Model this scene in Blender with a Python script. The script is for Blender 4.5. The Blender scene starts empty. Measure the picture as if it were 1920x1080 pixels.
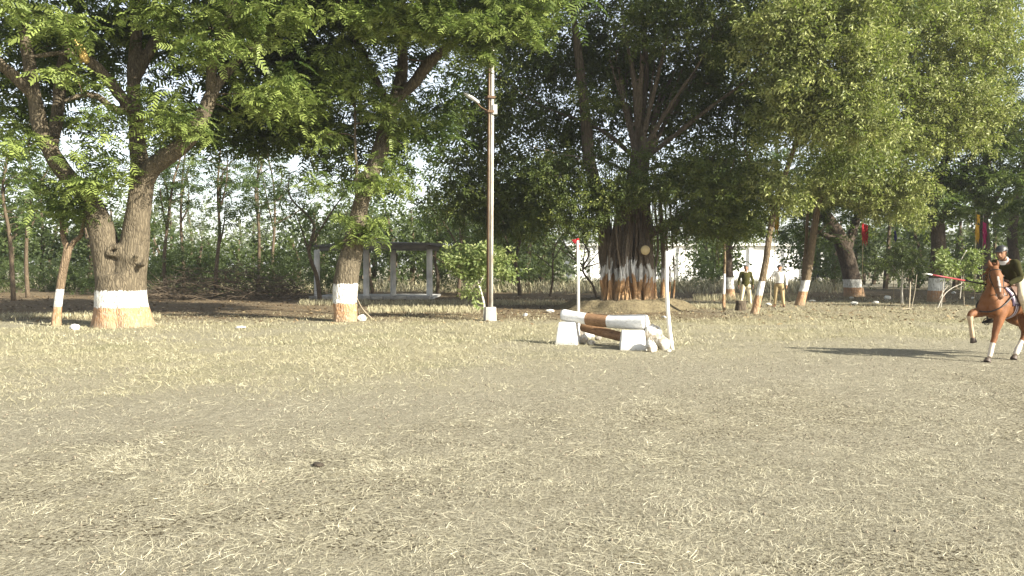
import bpy, bmesh, math, random
import numpy as np
from mathutils import Vector, Matrix, noise as mnoise

random.seed(11)
RNG = np.random.default_rng(11)
SC = bpy.context.scene
COL = SC.collection
R = math.radians

# ------------------------------------------------------------------ camera
FPX, CAM_H, HORIZON = 1500.0, 1.7, 500.0           # focal length in photo pixels, eye height, horizon row
PITCH = math.atan((540 - HORIZON) / FPX)
cam_d = bpy.data.cameras.new('camera')
cam_d.sensor_width = 36.0
cam_d.lens = 36.0 * FPX / 1920.0
cam_d.clip_start = 0.05
cam_d.clip_end = 4000.0
cam = bpy.data.objects.new('camera', cam_d)
COL.objects.link(cam)
cam.location = (0, 0, CAM_H)
cam.rotation_euler = (R(90) - PITCH, 0, 0)
SC.camera = cam

# ------------------------------------------------------------------ light
SUN_AZ, SUN_EL = R(124), R(28.5)                      # clockwise from +Y (view direction), elevation
SUN = Vector((math.sin(SUN_AZ) * math.cos(SUN_EL), math.cos(SUN_AZ) * math.cos(SUN_EL), math.sin(SUN_EL)))
world = bpy.data.worlds.new('World')
SC.world = world
world.use_nodes = True
wn = world.node_tree
for n in list(wn.nodes):
    wn.nodes.remove(n)
w_out = wn.nodes.new('ShaderNodeOutputWorld')
w_bg = wn.nodes.new('ShaderNodeBackground')
w_sky = wn.nodes.new('ShaderNodeTexSky')
w_sky.sky_type = 'NISHITA'
w_sky.sun_disc = False
w_sky.sun_elevation = SUN_EL
w_sky.sun_rotation = SUN_AZ
w_sky.altitude = 0
w_sky.air_density = 1.0
w_sky.dust_density = 1.0
w_sky.ozone_density = 1.0
w_bg.inputs['Strength'].default_value = 0.085
w_hsv = wn.nodes.new('ShaderNodeHueSaturation')          # milky winter haze: the whole sky is washed out
w_hsv.inputs['Saturation'].default_value = 0.42
w_hsv.inputs['Value'].default_value = 1.12
wn.links.new(w_sky.outputs[0], w_hsv.inputs['Color'])
wn.links.new(w_hsv.outputs[0], w_bg.inputs['Color'])
wn.links.new(w_bg.outputs[0], w_out.inputs['Surface'])
sun_d = bpy.data.lights.new('sun', 'SUN')
sun_d.energy = 5.0
sun_d.angle = R(0.5)
sun_d.color = (1.0, 0.945, 0.81)
sun = bpy.data.objects.new('sun', sun_d)
COL.objects.link(sun)
sun.rotation_euler = SUN.to_track_quat('Z', 'Y').to_euler()
SC.view_settings.view_transform = 'Standard'
SC.view_settings.look = 'None'
SC.view_settings.gamma = 1.0
SC.view_settings.exposure = 1.56
SC.view_settings.use_curve_mapping = False
SC.render.engine = 'CYCLES'
SC.cycles.use_denoising = True
SC.cycles.max_bounces = 6
SC.cycles.diffuse_bounces = 3
SC.cycles.transmission_bounces = 4
SC.cycles.transparent_max_bounces = 4
SC.cycles.volume_bounces = 0


# ------------------------------------------------------------------ placing helpers
def ray(x, y):
    u, v = (x - 960) / FPX, (540 - y) / FPX
    return Vector((u, math.cos(PITCH) + v * math.sin(PITCH), -math.sin(PITCH) + v * math.cos(PITCH)))


def P(x, y, D):
    """the point at forward distance D seen at photo pixel x, y"""
    d = ray(x, y)
    return Vector((0, 0, CAM_H)) + d * (D / d.y)


def G(x, y):
    """the point of the flat ground seen at photo pixel x, y"""
    d = ray(x, y)
    return Vector((0, 0, CAM_H)) + d * (-CAM_H / d.z)


def vnoise(x, y, seed=0):
    x = np.asarray(x, float); y = np.asarray(y, float)
    xi = np.floor(x).astype(np.int64); yi = np.floor(y).astype(np.int64)
    xf = x - xi; yf = y - yi
    def h(a, b):
        n = (a * 374761393 + b * 668265263 + seed * 974634777) & 0x7fffffff
        n = ((n ^ (n >> 13)) * 1274126177) & 0x7fffffff
        return ((n ^ (n >> 16)) & 0xffff) / 65535.0
    sx = xf * xf * (3 - 2 * xf); sy = yf * yf * (3 - 2 * yf)
    a = h(xi, yi) * (1 - sx) + h(xi + 1, yi) * sx
    b = h(xi, yi + 1) * (1 - sx) + h(xi + 1, yi + 1) * sx
    return a * (1 - sy) + b * sy


def fbm(x, y, seed=0, o=4):
    s, a, t = 0, 1.0, 0
    for i in range(o):
        s = s + a * vnoise(np.asarray(x) * 2 ** i, np.asarray(y) * 2 ** i, seed + i)
        t += a; a *= 0.5
    return s / t


# ------------------------------------------------------------------ mesh builder
class MB:
    def __init__(self):
        self.v, self.q, self.t = [], [], []
        self.qm, self.tm, self.qt, self.tt = [], [], [], []
        self.n = 0

    def add(self, v, quads=None, tris=None, mat=0, tone=None):
        v = np.asarray(v, float).reshape(-1, 3)
        if quads is not None and len(quads):
            q = np.asarray(quads, np.int64).reshape(-1, 4) + self.n
            self.q.append(q); self.qm.append(np.full(len(q), mat))
            self.qt.append(np.full(len(q), 0.5) if tone is None else np.broadcast_to(tone, (len(q),)))
        if tris is not None and len(tris):
            t = np.asarray(tris, np.int64).reshape(-1, 3) + self.n
            self.t.append(t); self.tm.append(np.full(len(t), mat))
            self.tt.append(np.full(len(t), 0.5) if tone is None or np.ndim(tone) else np.full(len(t), tone))
        self.v.append(v)
        self.n += len(v)
        return self

    def mesh(self, name='mesh', origin=(0, 0, 0), smooth=True, tone=False):
        v = np.concatenate(self.v) - np.asarray(origin, float)
        q = np.concatenate(self.q) if self.q else np.zeros((0, 4), np.int64)
        t = np.concatenate(self.t) if self.t else np.zeros((0, 3), np.int64)
        me = bpy.data.meshes.new(name)
        me.vertices.add(len(v)); me.vertices.foreach_set('co', v.ravel().astype(np.float32))
        nl = q.size + t.size
        me.loops.add(nl)
        me.loops.foreach_set('vertex_index', np.concatenate([q.ravel(), t.ravel()]).astype(np.int32))
        nf = len(q) + len(t)
        me.polygons.add(nf)
        st = np.concatenate([np.arange(len(q)) * 4, q.size + np.arange(len(t)) * 3])
        me.polygons.foreach_set('loop_start', st.astype(np.int32))
        mi = np.concatenate(self.qm + self.tm) if (self.qm or self.tm) else np.zeros(0)
        me.polygons.foreach_set('material_index', mi.astype(np.int32))
        me.polygons.foreach_set('use_smooth', np.full(nf, smooth))
        if tone:
            a = me.attributes.new('tone', 'FLOAT', 'FACE')
            a.data.foreach_set('value', np.concatenate(self.qt + self.tt).astype(np.float32))
        me.update(calc_edges=True)
        return me

    def build(self, name, mats, parent=None, origin=None, smooth=True, tone=False):
        o = (0, 0, 0) if origin is None else origin
        me = self.mesh(name, o, smooth, tone)
        return obj(name, me, mats, parent, None if parent is not None else o)


def obj(name, me, mats, parent=None, loc=None):
    if not isinstance(mats, (list, tuple)):
        mats = [mats]
    if len(me.materials):
        me.materials.clear()
    for m in mats:
        me.materials.append(m)
    o = bpy.data.objects.new(name, me)
    COL.objects.link(o)
    if parent is not None:
        o.parent = parent
    if loc is not None:
        o.location = loc
    return o


def tag(o, label=None, cat=None, group=None, kind=None):
    if label: o['label'] = label
    if cat: o['category'] = cat
    if group: o['group'] = group
    if kind: o['kind'] = kind
    return o


def thing(name, label, cat, loc=(0, 0, 0), group=None, rotz=0.0):
    o = bpy.data.objects.new(name, None)
    o.empty_display_size = 0.2
    COL.objects.link(o)
    o.location = loc
    o.rotation_euler = (0, 0, rotz)
    return tag(o, label, cat, group)


def spline(pts, per=6):
    """Catmull-Rom through rows of pts"""
    p = np.asarray(pts, float)
    if len(p) < 3:
        t = np.linspace(0, 1, per + 1)[:, None]
        return p[0] * (1 - t) + p[1] * t
    e = np.vstack([2 * p[0] - p[1], p, 2 * p[-1] - p[-2]])
    out = []
    for i in range(1, len(e) - 2):
        t = np.linspace(0, 1, per, endpoint=False)[:, None]
        a, b, c, d = e[i - 1], e[i], e[i + 1], e[i + 2]
        out.append(0.5 * (2 * b + (c - a) * t + (2 * a - 5 * b + 4 * c - d) * t ** 2 + (3 * b - a - 3 * c + d) * t ** 3))
    out.append(p[-1:])
    return np.vstack(out)


def tube(mb, path, rad, n=8, mat=0, cap=True, rfun=None, ell=None, side=None, tone=None):
    """a round (or elliptical) tube along path; ell = (a, b) rows with side axis"""
    p = np.asarray(path, float); m = len(p)
    r = np.broadcast_to(np.asarray(rad, float), (m,)) if rad is not None else None
    t = np.gradient(p, axis=0)
    t /= np.linalg.norm(t, axis=1)[:, None] + 1e-9
    S = np.zeros((m, 3)); U = np.zeros((m, 3))
    if side is not None:
        ref = np.broadcast_to(np.asarray(side, float), (m, 3))
        for i in range(m):
            s = ref[i] - t[i] * np.dot(ref[i], t[i]); s /= np.linalg.norm(s) + 1e-9
            S[i] = s; U[i] = np.cross(t[i], s)
    else:
        a = np.array([1., 0, 0]) if abs(t[0][0]) < 0.8 else np.array([0, 1., 0])
        s = a - t[0] * np.dot(a, t[0]); s /= np.linalg.norm(s)
        for i in range(m):
            s = s - t[i] * np.dot(s, t[i]); s /= np.linalg.norm(s) + 1e-9
            S[i] = s; U[i] = np.cross(t[i], s)
    th = np.linspace(0, 2 * np.pi, n, endpoint=False)
    if ell is not None:
        ell = np.asarray(ell, float)
        ra, rb = ell[:, 0:1], ell[:, 1:2]
    else:
        ra = rb = r[:, None]
    k = np.ones((m, n)) if rfun is None else rfun(p, th)
    ca, sa = np.cos(th)[None] * ra * k, np.sin(th)[None] * rb * k
    v = p[:, None] + S[:, None] * ca[..., None] + U[:, None] * sa[..., None]
    i = np.arange(m - 1)[:, None] * n; j = np.arange(n)[None]; j2 = (j + 1) % n
    q = np.stack([i + j, i + j2, i + n + j2, i + n + j], -1).reshape(-1, 4)
    vv = v.reshape(-1, 3); tr = None
    if cap:
        vv = np.vstack([vv, p[0], p[-1]])
        c0, c1 = m * n, m * n + 1
        jj = np.arange(n); jn = (jj + 1) % n
        tr = np.vstack([np.stack([np.full(n, c0), jn, jj], 1), np.stack([np.full(n, c1), (m - 1) * n + jj, (m - 1) * n + jn], 1)])
    mb.add(vv, q, tr, mat, tone)
    return mb


def loft(mb, secs, n=16, per=4, side=(0, 1, 0), mat=0):
    """secs rows x, y, z, a, b: an organic solid with elliptical sections"""
    s = spline([list(r) for r in secs], per)
    tube(mb, s[:, :3], None, n, mat, True, None, np.maximum(s[:, 3:5], 0.002), side)
    return mb


def box(mb, c, d, rz=0.0, mat=0, taper=1.0, tone=None):
    hx, hy, hz = d[0] / 2, d[1] / 2, d[2] / 2
    v = np.array([[sx * hx * (taper if sz > 0 else 1), sy * hy * (taper if sz > 0 else 1), sz * hz]
                  for sz in (-1, 1) for sy in (-1, 1) for sx in (-1, 1)])
    ca, sa = math.cos(rz), math.sin(rz)
    v = np.stack([v[:, 0] * ca - v[:, 1] * sa, v[:, 0] * sa + v[:, 1] * ca, v[:, 2]], 1) + np.asarray(c, float)
    q = [[0, 2, 3, 1], [4, 5, 7, 6], [0, 1, 5, 4], [1, 3, 7, 5], [3, 2, 6, 7], [2, 0, 4, 6]]
    mb.add(v, q, None, mat, tone)
    return mb


def remesh(me, voxel, smooth=4, fac=0.5):
    o = bpy.data.objects.new('tmp', me)
    COL.objects.link(o)
    m = o.modifiers.new('r', 'REMESH'); m.mode = 'VOXEL'; m.voxel_size = voxel; m.use_smooth_shade = True
    if smooth:
        s = o.modifiers.new('s', 'SMOOTH'); s.factor = fac; s.iterations = smooth
    dg = bpy.context.evaluated_depsgraph_get()
    out = bpy.data.meshes.new_from_object(o.evaluated_get(dg), depsgraph=dg)
    bpy.data.objects.remove(o)
    bpy.data.meshes.remove(me)
    out.materials.clear()
    return out


def coords(me):
    a = np.zeros(len(me.vertices) * 3, np.float32); me.vertices.foreach_get('co', a)
    return a.reshape(-1, 3).astype(float)


def normals(me):
    a = np.zeros(len(me.vertices) * 3, np.float32); me.vertices.foreach_get('normal', a)
    return a.reshape(-1, 3).astype(float)


def set_coords(me, c):
    me.vertices.foreach_set('co', c.ravel().astype(np.float32)); me.update()


def bevelled(me, w=0.01, seg=2):
    bm = bmesh.new(); bm.from_mesh(me)
    bmesh.ops.bevel(bm, geom=bm.edges[:], offset=w, segments=seg, affect='EDGES', profile=0.5)
    bm.to_mesh(me); bm.free()
    return me


# ------------------------------------------------------------------ materials
class NT:
    def __init__(self, name):
        self.m = bpy.data.materials.new(name); self.m.use_nodes = True
        self.t = self.m.node_tree
        self.b = self.t.nodes['Principled BSDF']; self.o = self.t.nodes['Material Output']
        self.tc = None

    def n(self, t, **k):
        x = self.t.nodes.new(t)
        for a, b in k.items():
            setattr(x, a, b)
        return x

    def l(self, a, b):
        self.t.links.new(a, b)

    def co(self, scale=(1, 1, 1), kind='Object'):
        if self.tc is None:
            self.tc = self.n('ShaderNodeTexCoord')
        mp = self.n('ShaderNodeMapping'); mp.inputs['Scale'].default_value = scale
        self.l(self.tc.outputs[kind], mp.inputs['Vector'])
        return mp.outputs[0]

    def noise(self, vec, s, det=4, rough=0.55, dist=0.0):
        x = self.n('ShaderNodeTexNoise'); x.inputs['Scale'].default_value = s
        x.inputs['Detail'].default_value = det; x.inputs['Roughness'].default_value = rough
        x.inputs['Distortion'].default_value = dist
        self.l(vec, x.inputs['Vector'])
        return x.outputs[0]

    def ramp(self, fac, stops):
        x = self.n('ShaderNodeValToRGB'); e = x.color_ramp.elements
        while len(e) < len(stops):
            e.new(0.5)
        for i, (p, c) in enumerate(stops):
            e[i].position = p; e[i].color = (*c, 1) if len(c) == 3 else c
        self.l(fac, x.inputs[0])
        return x.outputs[0]

    def mix(self, fac, a, b, mode='MIX'):
        x = self.n('ShaderNodeMixRGB', blend_type=mode)
        for s, v in ((x.inputs[0], fac), (x.inputs[1], a), (x.inputs[2], b)):
            if isinstance(v, (int, float)): s.default_value = v
            elif isinstance(v, tuple): s.default_value = (*v, 1) if len(v) == 3 else v
            else: self.l(v, s)
        return x.outputs[0]

    def math(self, op, a, b=None, clamp=False):
        x = self.n('ShaderNodeMath', operation=op, use_clamp=clamp)
        for s, v in zip(x.inputs, (a, b)):
            if v is None: continue
            if isinstance(v, (int, float)): s.default_value = v
            else: self.l(v, s)
        return x.outputs[0]

    def bump(self, h, st=0.4, d=0.02):
        x = self.n('ShaderNodeBump'); x.inputs['Strength'].default_value = st; x.inputs['Distance'].default_value = d
        self.l(h, x.inputs['Height']); self.l(x.outputs[0], self.b.inputs['Normal'])
        return x

    def base(self, c, rough=0.8, spec=0.25):
        if isinstance(c, tuple): self.b.inputs['Base Color'].default_value = (*c, 1)
        else: self.l(c, self.b.inputs['Base Color'])
        self.b.inputs['Roughness'].default_value = rough
        self.b.inputs['Specular IOR Level'].default_value = spec
        return self.m


def mat_plain(name, c, rough=0.8, var=0.25, scale=8.0, bump=0.2, spec=0.25, dark=None):
    k = NT(name)
    v = k.co()
    f = k.noise(v, scale, 5, 0.6)
    lo = dark or tuple(x * (1 - var) for x in c)
    hi = tuple(min(1, x * (1 + var * 0.6)) for x in c)
    col = k.ramp(f, [(0.3, lo), (0.7, hi)])
    if bump:
        k.bump(k.noise(v, scale * 4, 4), bump, 0.01)
    return k.base(col, rough, spec)


def mat_bark(name, lo, hi, paint=None, vs=(7, 7, 1.9), ochre=(0.41, 0.245, 0.135), bump=0.8, wob=0.05, worn=.34):
    """bark, with lime wash and ochre bands up to the heights in paint = (ochre top, white top)"""
    k = NT(name)
    v = k.co(vs)
    f = k.noise(v, 1.6, 6, 0.65, 0.6)
    vo = k.n('ShaderNodeTexVoronoi', feature='DISTANCE_TO_EDGE'); vo.inputs['Scale'].default_value = 1.6
    dn = k.n('ShaderNodeTexNoise'); dn.inputs['Scale'].default_value = 2.5; dn.inputs['Detail'].default_value = 3; k.l(k.co((1, 1, .6)), dn.inputs['Vector'])
    wv = k.mix(1.0, k.co((vs[0] * 1.5, vs[1] * 1.5, vs[2] * 1.1)), k.mix(1.0, dn.outputs['Color'], (2.2, 2.2, 2.2), 'MULTIPLY'), 'ADD')
    k.l(wv, vo.inputs['Vector'])
    crack = k.ramp(vo.outputs[0], [(0.0, (0, 0, 0)), (0.22, (1, 1, 1))])
    blotch = k.noise(k.co((1, 1, 0.6)), 2.2, 4)
    col = k.ramp(f, [(0.25, lo), (0.5, tuple((a + b) / 2 for a, b in zip(lo, hi))), (0.78, hi)])
    col = k.mix(k.ramp(blotch, [(0.45, (0, 0, 0)), (0.7, (1, 1, 1))]), col, k.mix(0.5, col, tuple(x * 0.55 for x in hi)))
    col = k.mix(k.math('MULTIPLY', k.math('SUBTRACT', 1.0, crack), .45), col, tuple(x * .55 for x in lo))
    rough = 0.9
    if paint:
        z = k.n('ShaderNodeSeparateXYZ'); k.l(k.tc.outputs['Object'], z.inputs[0])
        nz = k.noise(k.co((3, 3, 1)), 2.0, 4, 0.6)
        drip = k.noise(k.co((14, 14, 0.7)), 1.5, 2)
        zz = k.math('ADD', z.outputs[2], k.math('MULTIPLY', k.math('SUBTRACT', k.math('ADD', nz, drip), 1.0), wob * 2))
        wear = k.noise(k.co((4, 4, 2.2)), 3.5, 6, 0.72)
        keep = k.ramp(wear, [(worn, (0.12, 0.12, 0.12)), (worn + .12, (1, 1, 1))])
        def step(h, e=0.016):
            x = k.n('ShaderNodeMapRange'); x.clamp = True
            x.inputs['From Min'].default_value = h + e; x.inputs['From Max'].default_value = h - e
            k.l(zz, x.inputs['Value'])
            return x.outputs[0]
        grime = k.noise(k.co((2, 2, 1)), 5, 5, 0.6)
        white = k.ramp(grime, [(0.3, (0.50, 0.47, 0.41)), (0.6, (0.76, 0.75, 0.71))])
        och = k.ramp(grime, [(0.3, tuple(x * 0.72 for x in ochre)), (0.7, tuple(min(1, x * 1.15) for x in ochre))])
        m1 = k.math('MULTIPLY', step(paint[1]), keep)
        col = k.mix(m1, col, white)
        col = k.mix(k.math('MULTIPLY', step(paint[0]), keep), col, och)
        splash = k.math('MULTIPLY', step(0.12, 0.16), 0.7)
        col = k.mix(splash, col, (0.27, 0.22, 0.15))
    h = k.math('ADD', k.math('ADD', f, k.math('MULTIPLY', crack, .5)), k.math('MULTIPLY', k.noise(k.co((22, 22, 5)), 1.5, 3), 0.4))
    k.bump(h, bump, 0.045)
    return k.base(col, rough, 0.15)


def mat_leaf(name, stops, trans=0.32, tcol=(0.30, 0.42, 0.05), rough=0.5, spec=0.3):
    k = NT(name)
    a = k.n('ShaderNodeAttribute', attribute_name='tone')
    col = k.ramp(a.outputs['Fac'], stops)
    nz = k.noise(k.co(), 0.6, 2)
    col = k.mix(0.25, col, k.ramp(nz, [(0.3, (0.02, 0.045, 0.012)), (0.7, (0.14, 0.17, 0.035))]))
    k.base(col, rough, spec)
    t = k.n('ShaderNodeBsdfTranslucent')
    k.l(k.mix(0.65, col, tcol), t.inputs['Color'])
    mx = k.n('ShaderNodeMixShader'); mx.inputs[0].default_value = trans
    k.l(k.b.outputs[0], mx.inputs[1]); k.l(t.outputs[0], mx.inputs[2]); k.l(mx.outputs[0], k.o.inputs['Surface'])
    return k.m


BARK_LO, BARK_HI = (0.085, 0.058, 0.036), (0.30, 0.225, 0.14)
M = {}
M['twig'] = mat_bark('twig_bark', (0.06, 0.045, 0.03), (0.20, 0.15, 0.10), None, bump=0.4)
M['frond'] = mat_leaf('frond_leaf', [(0.0, (0.024, 0.042, 0.012)), (0.45, (0.068, 0.100, 0.026)), (1.0, (0.26, 0.31, 0.085))], 0.26, (0.26, 0.40, 0.08))
M['ficus'] = mat_leaf('ficus_leaf', [(0.0, (0.024, 0.038, 0.013)), (0.45, (0.072, 0.092, 0.024)), (1.0, (0.28, 0.29, 0.07))], 0.22, rough=0.5, spec=0.3)
M['sunlitleaf'] = mat_leaf('sunlit_leaf', [(0.0, (0.035, 0.052, 0.016)), (0.45, (0.140, 0.160, 0.052)), (1.0, (0.42, 0.43, 0.16))], 0.24, rough=0.5, spec=0.3)  # right crowns: sunlit brightness put into the leaf colour
M['paletwig'] = mat_bark('pale_twig_bark', (0.16, 0.14, 0.09), (0.34, 0.30, 0.21), None, bump=0.3)
M['bushleaf'] = mat_leaf('bush_leaf', [(0.0, (0.035, 0.050, 0.022)), (0.5, (0.075, 0.095, 0.040)), (1.0, (0.16, 0.185, 0.075))], 0.25)
M['hazeleaf'] = mat_leaf('haze_leaf', [(0.0, (0.07, 0.085, 0.050)), (0.5, (0.13, 0.15, 0.088)), (1.0, (0.22, 0.24, 0.14))], 0.25, (0.2, 0.24, 0.1))  # far leaves paled: distance haze put into the leaf colour
M['paleleaf'] = mat_leaf('pale_leaf', [(0.0, (0.10, 0.15, 0.05)), (0.5, (0.20, 0.25, 0.09)), (1.0, (0.36, 0.38, 0.16))], 0.3)
M['straw'] = None


# ------------------------------------------------------------------ foliage
def frond_template(seed, L=0.5, pairs=8, w=0.14, droop=0.35, pw=0.045):
    r = random.Random(seed)
    V, Q = [], []
    def quad(a, b, c, d):
        i = len(V); V.extend([a, b, c, d]); Q.append((i, i + 1, i + 2, i + 3))
    def rach(s):
        return Vector((L * s, 0.03 * math.sin(seed + 2 * s), 0.10 * L * s * 1.5 - droop * L * s * s))
    for i in range(pairs):
        s = (i + 0.8) / pairs
        c = rach(s)
        l = w * (0.55 + 0.6 * math.sin(math.pi * min(1, s * 0.9 + 0.12))) * r.uniform(0.85, 1.1)
        for sg in (-1, 1):
            d = Vector((0.5 + r.uniform(-.1, .15), sg * 0.85, -0.28 + r.uniform(-.15, .2))).normalized()
            wd = Vector((pw * 0.5, 0, r.uniform(-.012, .012)))
            tip = c + d * l
            quad(c - wd * 0.6, c + wd * 0.6, tip * 0.45 + c * 0.55 + wd, tip * 0.45 + c * 0.55 - wd) if False else None
            quad(c - wd * 0.8, c + wd * 0.9, tip + wd * 0.55 + d * 0.0, tip - wd * 0.75)
    return np.array([list(v) for v in V]), np.array(Q)


def sprig_template(seed, leaves=8, L=0.28, ll=0.125, lw=0.062):
    r = random.Random(seed)
    V, Q = [], []
    for i in range(leaves):
        s = (i + 0.5) / leaves
        c = Vector((L * s, 0.02 * math.sin(5 * s + seed), -0.10 * L * s * s))
        a = (i * 2.4 + r.uniform(-.4, .4))
        d = Vector((0.55 + r.uniform(-.2, .35), math.cos(a) * 0.9, math.sin(a) * 0.55 - 0.25)).normalized()
        up = Vector((r.uniform(-.5, .5), r.uniform(-.5, .5), 1)).normalized()
        sd = d.cross(up).normalized()
        n = sd.cross(d).normalized()
        l, w = ll * r.uniform(.75, 1.2), lw * r.uniform(.8, 1.15)
        b = c + d * 0.025
        i0 = len(V)
        V += [b, b + d * l * 0.45 + sd * w * 0.5 + n * 0.012, b + d * l - n * 0.02, b + d * l * 0.45 - sd * w * 0.5 + n * 0.012]
        Q.append((i0, i0 + 1, i0 + 2, i0 + 3))
    return np.array([list(v) for v in V]), np.array(Q)


def place(mb, tpls, pos, yaw, pitch, roll, scale, rng, tone_mu=0.5, tone_sd=0.2, tone=None):
    """numpy-instanced templates baked into one mesh"""
    pos = np.asarray(pos, float); N = len(pos)
    if N == 0:
        return
    which = rng.integers(0, len(tpls), N)
    cy, sy, cp, sp, cr, sr = np.cos(yaw), np.sin(yaw), np.cos(pitch), np.sin(pitch), np.cos(roll), np.sin(roll)
    Rm = np.zeros((N, 3, 3))
    Rm[:, 0, 0] = cy * cp; Rm[:, 0, 1] = -sy * cr - cy * sp * sr; Rm[:, 0, 2] = sy * sr - cy * sp * cr
    Rm[:, 1, 0] = sy * cp; Rm[:, 1, 1] = cy * cr - sy * sp * sr; Rm[:, 1, 2] = -cy * sr - sy * sp * cr
    Rm[:, 2, 0] = sp; Rm[:, 2, 1] = cp * sr; Rm[:, 2, 2] = cp * cr
    if tone is None:
        tone = rng.normal(tone_mu, tone_sd, N)
    for k, (tv, tq) in enumerate(tpls):
        idx = np.nonzero(which == k)[0]
        if not len(idx):
            continue
        v = np.einsum('nij,kj->nki', Rm[idx], tv) * scale[idx][:, None, None] + pos[idx][:, None]
        q = tq[None] + (np.arange(len(idx)) * len(tv))[:, None, None]
        tn = np.clip(np.repeat(tone[idx], len(tq)) + rng.normal(0, 0.09, len(idx) * len(tq)), 0, 1)
        mb.add(v.reshape(-1, 3), q.reshape(-1, 4), None, 0, tn)


FRONDS = [frond_template(s, 0.46, 6, 0.13, 0.42, 0.056) for s in range(8)]
FRONDS_LO = [frond_template(s + 50, 0.55, 5, 0.16, 0.35, 0.085) for s in range(6)]
SPRIGS = [sprig_template(s) for s in range(8)]
SPRIGS_BIG = [sprig_template(s + 20, 7, 0.34, 0.17, 0.085) for s in range(6)]
SPRIGS_FAR = [sprig_template(s + 40, 6, 0.75, 0.36, 0.21) for s in range(6)]


def ellipsoid_points(rng, c, rx, ry, rz, n, shell=0.45):
    d = rng.normal(size=(n, 3)); d /= np.linalg.norm(d, axis=1)[:, None]
    r = rng.random(n) ** shell
    return np.asarray(c)[None] + d * r[:, None] * np.array([rx, ry, rz])


class Tree:
    """skeleton limbs, grown side branches and leaves, kept in world space until built"""
    def __init__(self, seed):
        self.rng = np.random.default_rng(seed)
        self.trunk, self.twigs, self.leaf = MB(), MB(), MB()
        self.nodes = []
        self.nr = []

    def limb(self, pts, n=14, per=6, flare=0, rfun=None, attach=True, mb=None):
        s = spline(pts, per)
        tube(mb or self.trunk, s[:, :3], np.maximum(s[:, 3], 0.006), n, 0, True, rfun)
        if attach:
            k = len(s) // 4 if flare else 0
            self.nodes += list(s[k:, :3]); self.nr += list(s[k:, 3])
        return s

    def grow(self, targets, sag=0.12, n=4, rmax=0.09, bend=0.22):
        rng = self.rng
        nod = np.array(self.nodes); rad = np.array(self.nr)
        d0 = np.array([np.min(np.linalg.norm(nod - t, axis=1)) for t in targets])
        cap = len(nod) + len(targets) * 5 + 10
        buf = np.zeros((cap, 3)); rb = np.zeros(cap)
        buf[:len(nod)] = nod; rb[:len(nod)] = rad; m = len(nod)
        for i in np.argsort(d0):
            t = targets[i]
            dv = t - buf[:m]
            dist = np.linalg.norm(dv, axis=1)
            cost = dist + 0.6 * np.maximum(0, -dv[:, 2]) + 0.25 * (rb[:m] < 0.02)
            j = int(np.argmin(cost))
            a = buf[j].copy(); L = max(dist[j], 0.05)
            r0 = min(rb[j] * 0.62, 0.012 + 0.022 * L, rmax)
            r1 = max(0.005, r0 * 0.35)
            mid = (a + t) / 2 + rng.normal(0, bend * 0.4 * L, 3) + np.array([0, 0, sag * L])
            s = spline(np.array([[*a, r0], [*(mid * 0.9 + a * 0.1), (r0 + r1) / 2], [*t, r1]]), 3)
            tube(self.twigs, s[:, :3], s[:, 3], n, 0, False)
            for q in s[2:]:
                buf[m] = q[:3]; rb[m] = q[3]; m += 1
        self.nodes = list(buf[:m]); self.nr = list(rb[:m])

    def fronds(self, targets, per=9, spread=0.55, scale=1.0, tpl=None, tone=0.5, fl=0.6):
        rng = self.rng; tpl = tpl or FRONDS
        T = np.repeat(targets, max(1, per // 4), axis=0)
        T = T + rng.normal(0, spread, T.shape) * np.array([1, 1, fl])
        pos = np.repeat(T, 4, axis=0); N = len(pos)
        yaw = np.repeat(rng.random(len(T)) * 6.283, 4) + np.tile(np.arange(4) * 1.571, len(T)) + rng.normal(0, .35, N)
        place(self.leaf, tpl, pos + rng.normal(0, .03, (N, 3)), yaw, rng.normal(-.28, .36, N), rng.normal(0, .45, N),
              rng.uniform(.55, 1.4, N) * scale, rng, tone=np.repeat(rng.normal(tone, .20, len(T)), 4) + rng.normal(0, .05, N))

    def sprigs(self, targets, per=10, spread=0.5, scale=1.0, tpl=None, tone=0.45, fl=0.8):
        rng = self.rng; tpl = tpl or SPRIGS
        pos = np.repeat(targets, per, axis=0); N = len(pos)
        pos = pos + rng.normal(0, spread, pos.shape) * np.array([1, 1, fl])
        tn = np.repeat(rng.normal(tone, .13, len(targets)), per) + rng.normal(0, .14, N)
        place(self.leaf, tpl, pos, rng.random(N) * 6.283, rng.normal(-.12, .5, N), rng.normal(0, .6, N), rng.uniform(.75, 1.25, N) * scale, rng, tone=tn)

    def finish(self, name, label, base, bark, leafmat, cat='tree', group=None, voxel=None, rough=0.0, crown='crown', twig=None):
        root = thing(name, label, cat, base, group)
        if self.trunk.n:
            me = self.trunk.mesh('trunk', base)
            if voxel:
                me = remesh(me, voxel, 2)
                if rough:
                    c = coords(me); nn = normals(me)
                    d = np.array([mnoise.noise((p[0] * 3.2, p[1] * 3.2, p[2] * 1.1)) * 1.0 + mnoise.noise((p[0] * 9, p[1] * 9, p[2] * 2.2)) * 0.55 for p in c])
                    set_coords(me, c + nn * (d * rough)[:, None])
            obj('trunk', me, bark, root)
        if self.twigs.n:
            tag(self.twigs.build('branches', twig or M['twig'], root, base), None, None, None, 'stuff')
        if self.leaf.n:
            self.leaf.build(crown, leafmat, root, base, smooth=False, tone=True)
        return root


def L3(px, D, r):
    """pixel polyline rows (x, y[, dD]) with radii in metres -> rows x, y, z, r"""
    out = []
    for row, rr in zip(px, r):
        p = P(row[0], row[1], D + (row[2] if len(row) > 2 else 0))
        out.append([p.x, p.y, p.z, rr])
    return out


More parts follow.
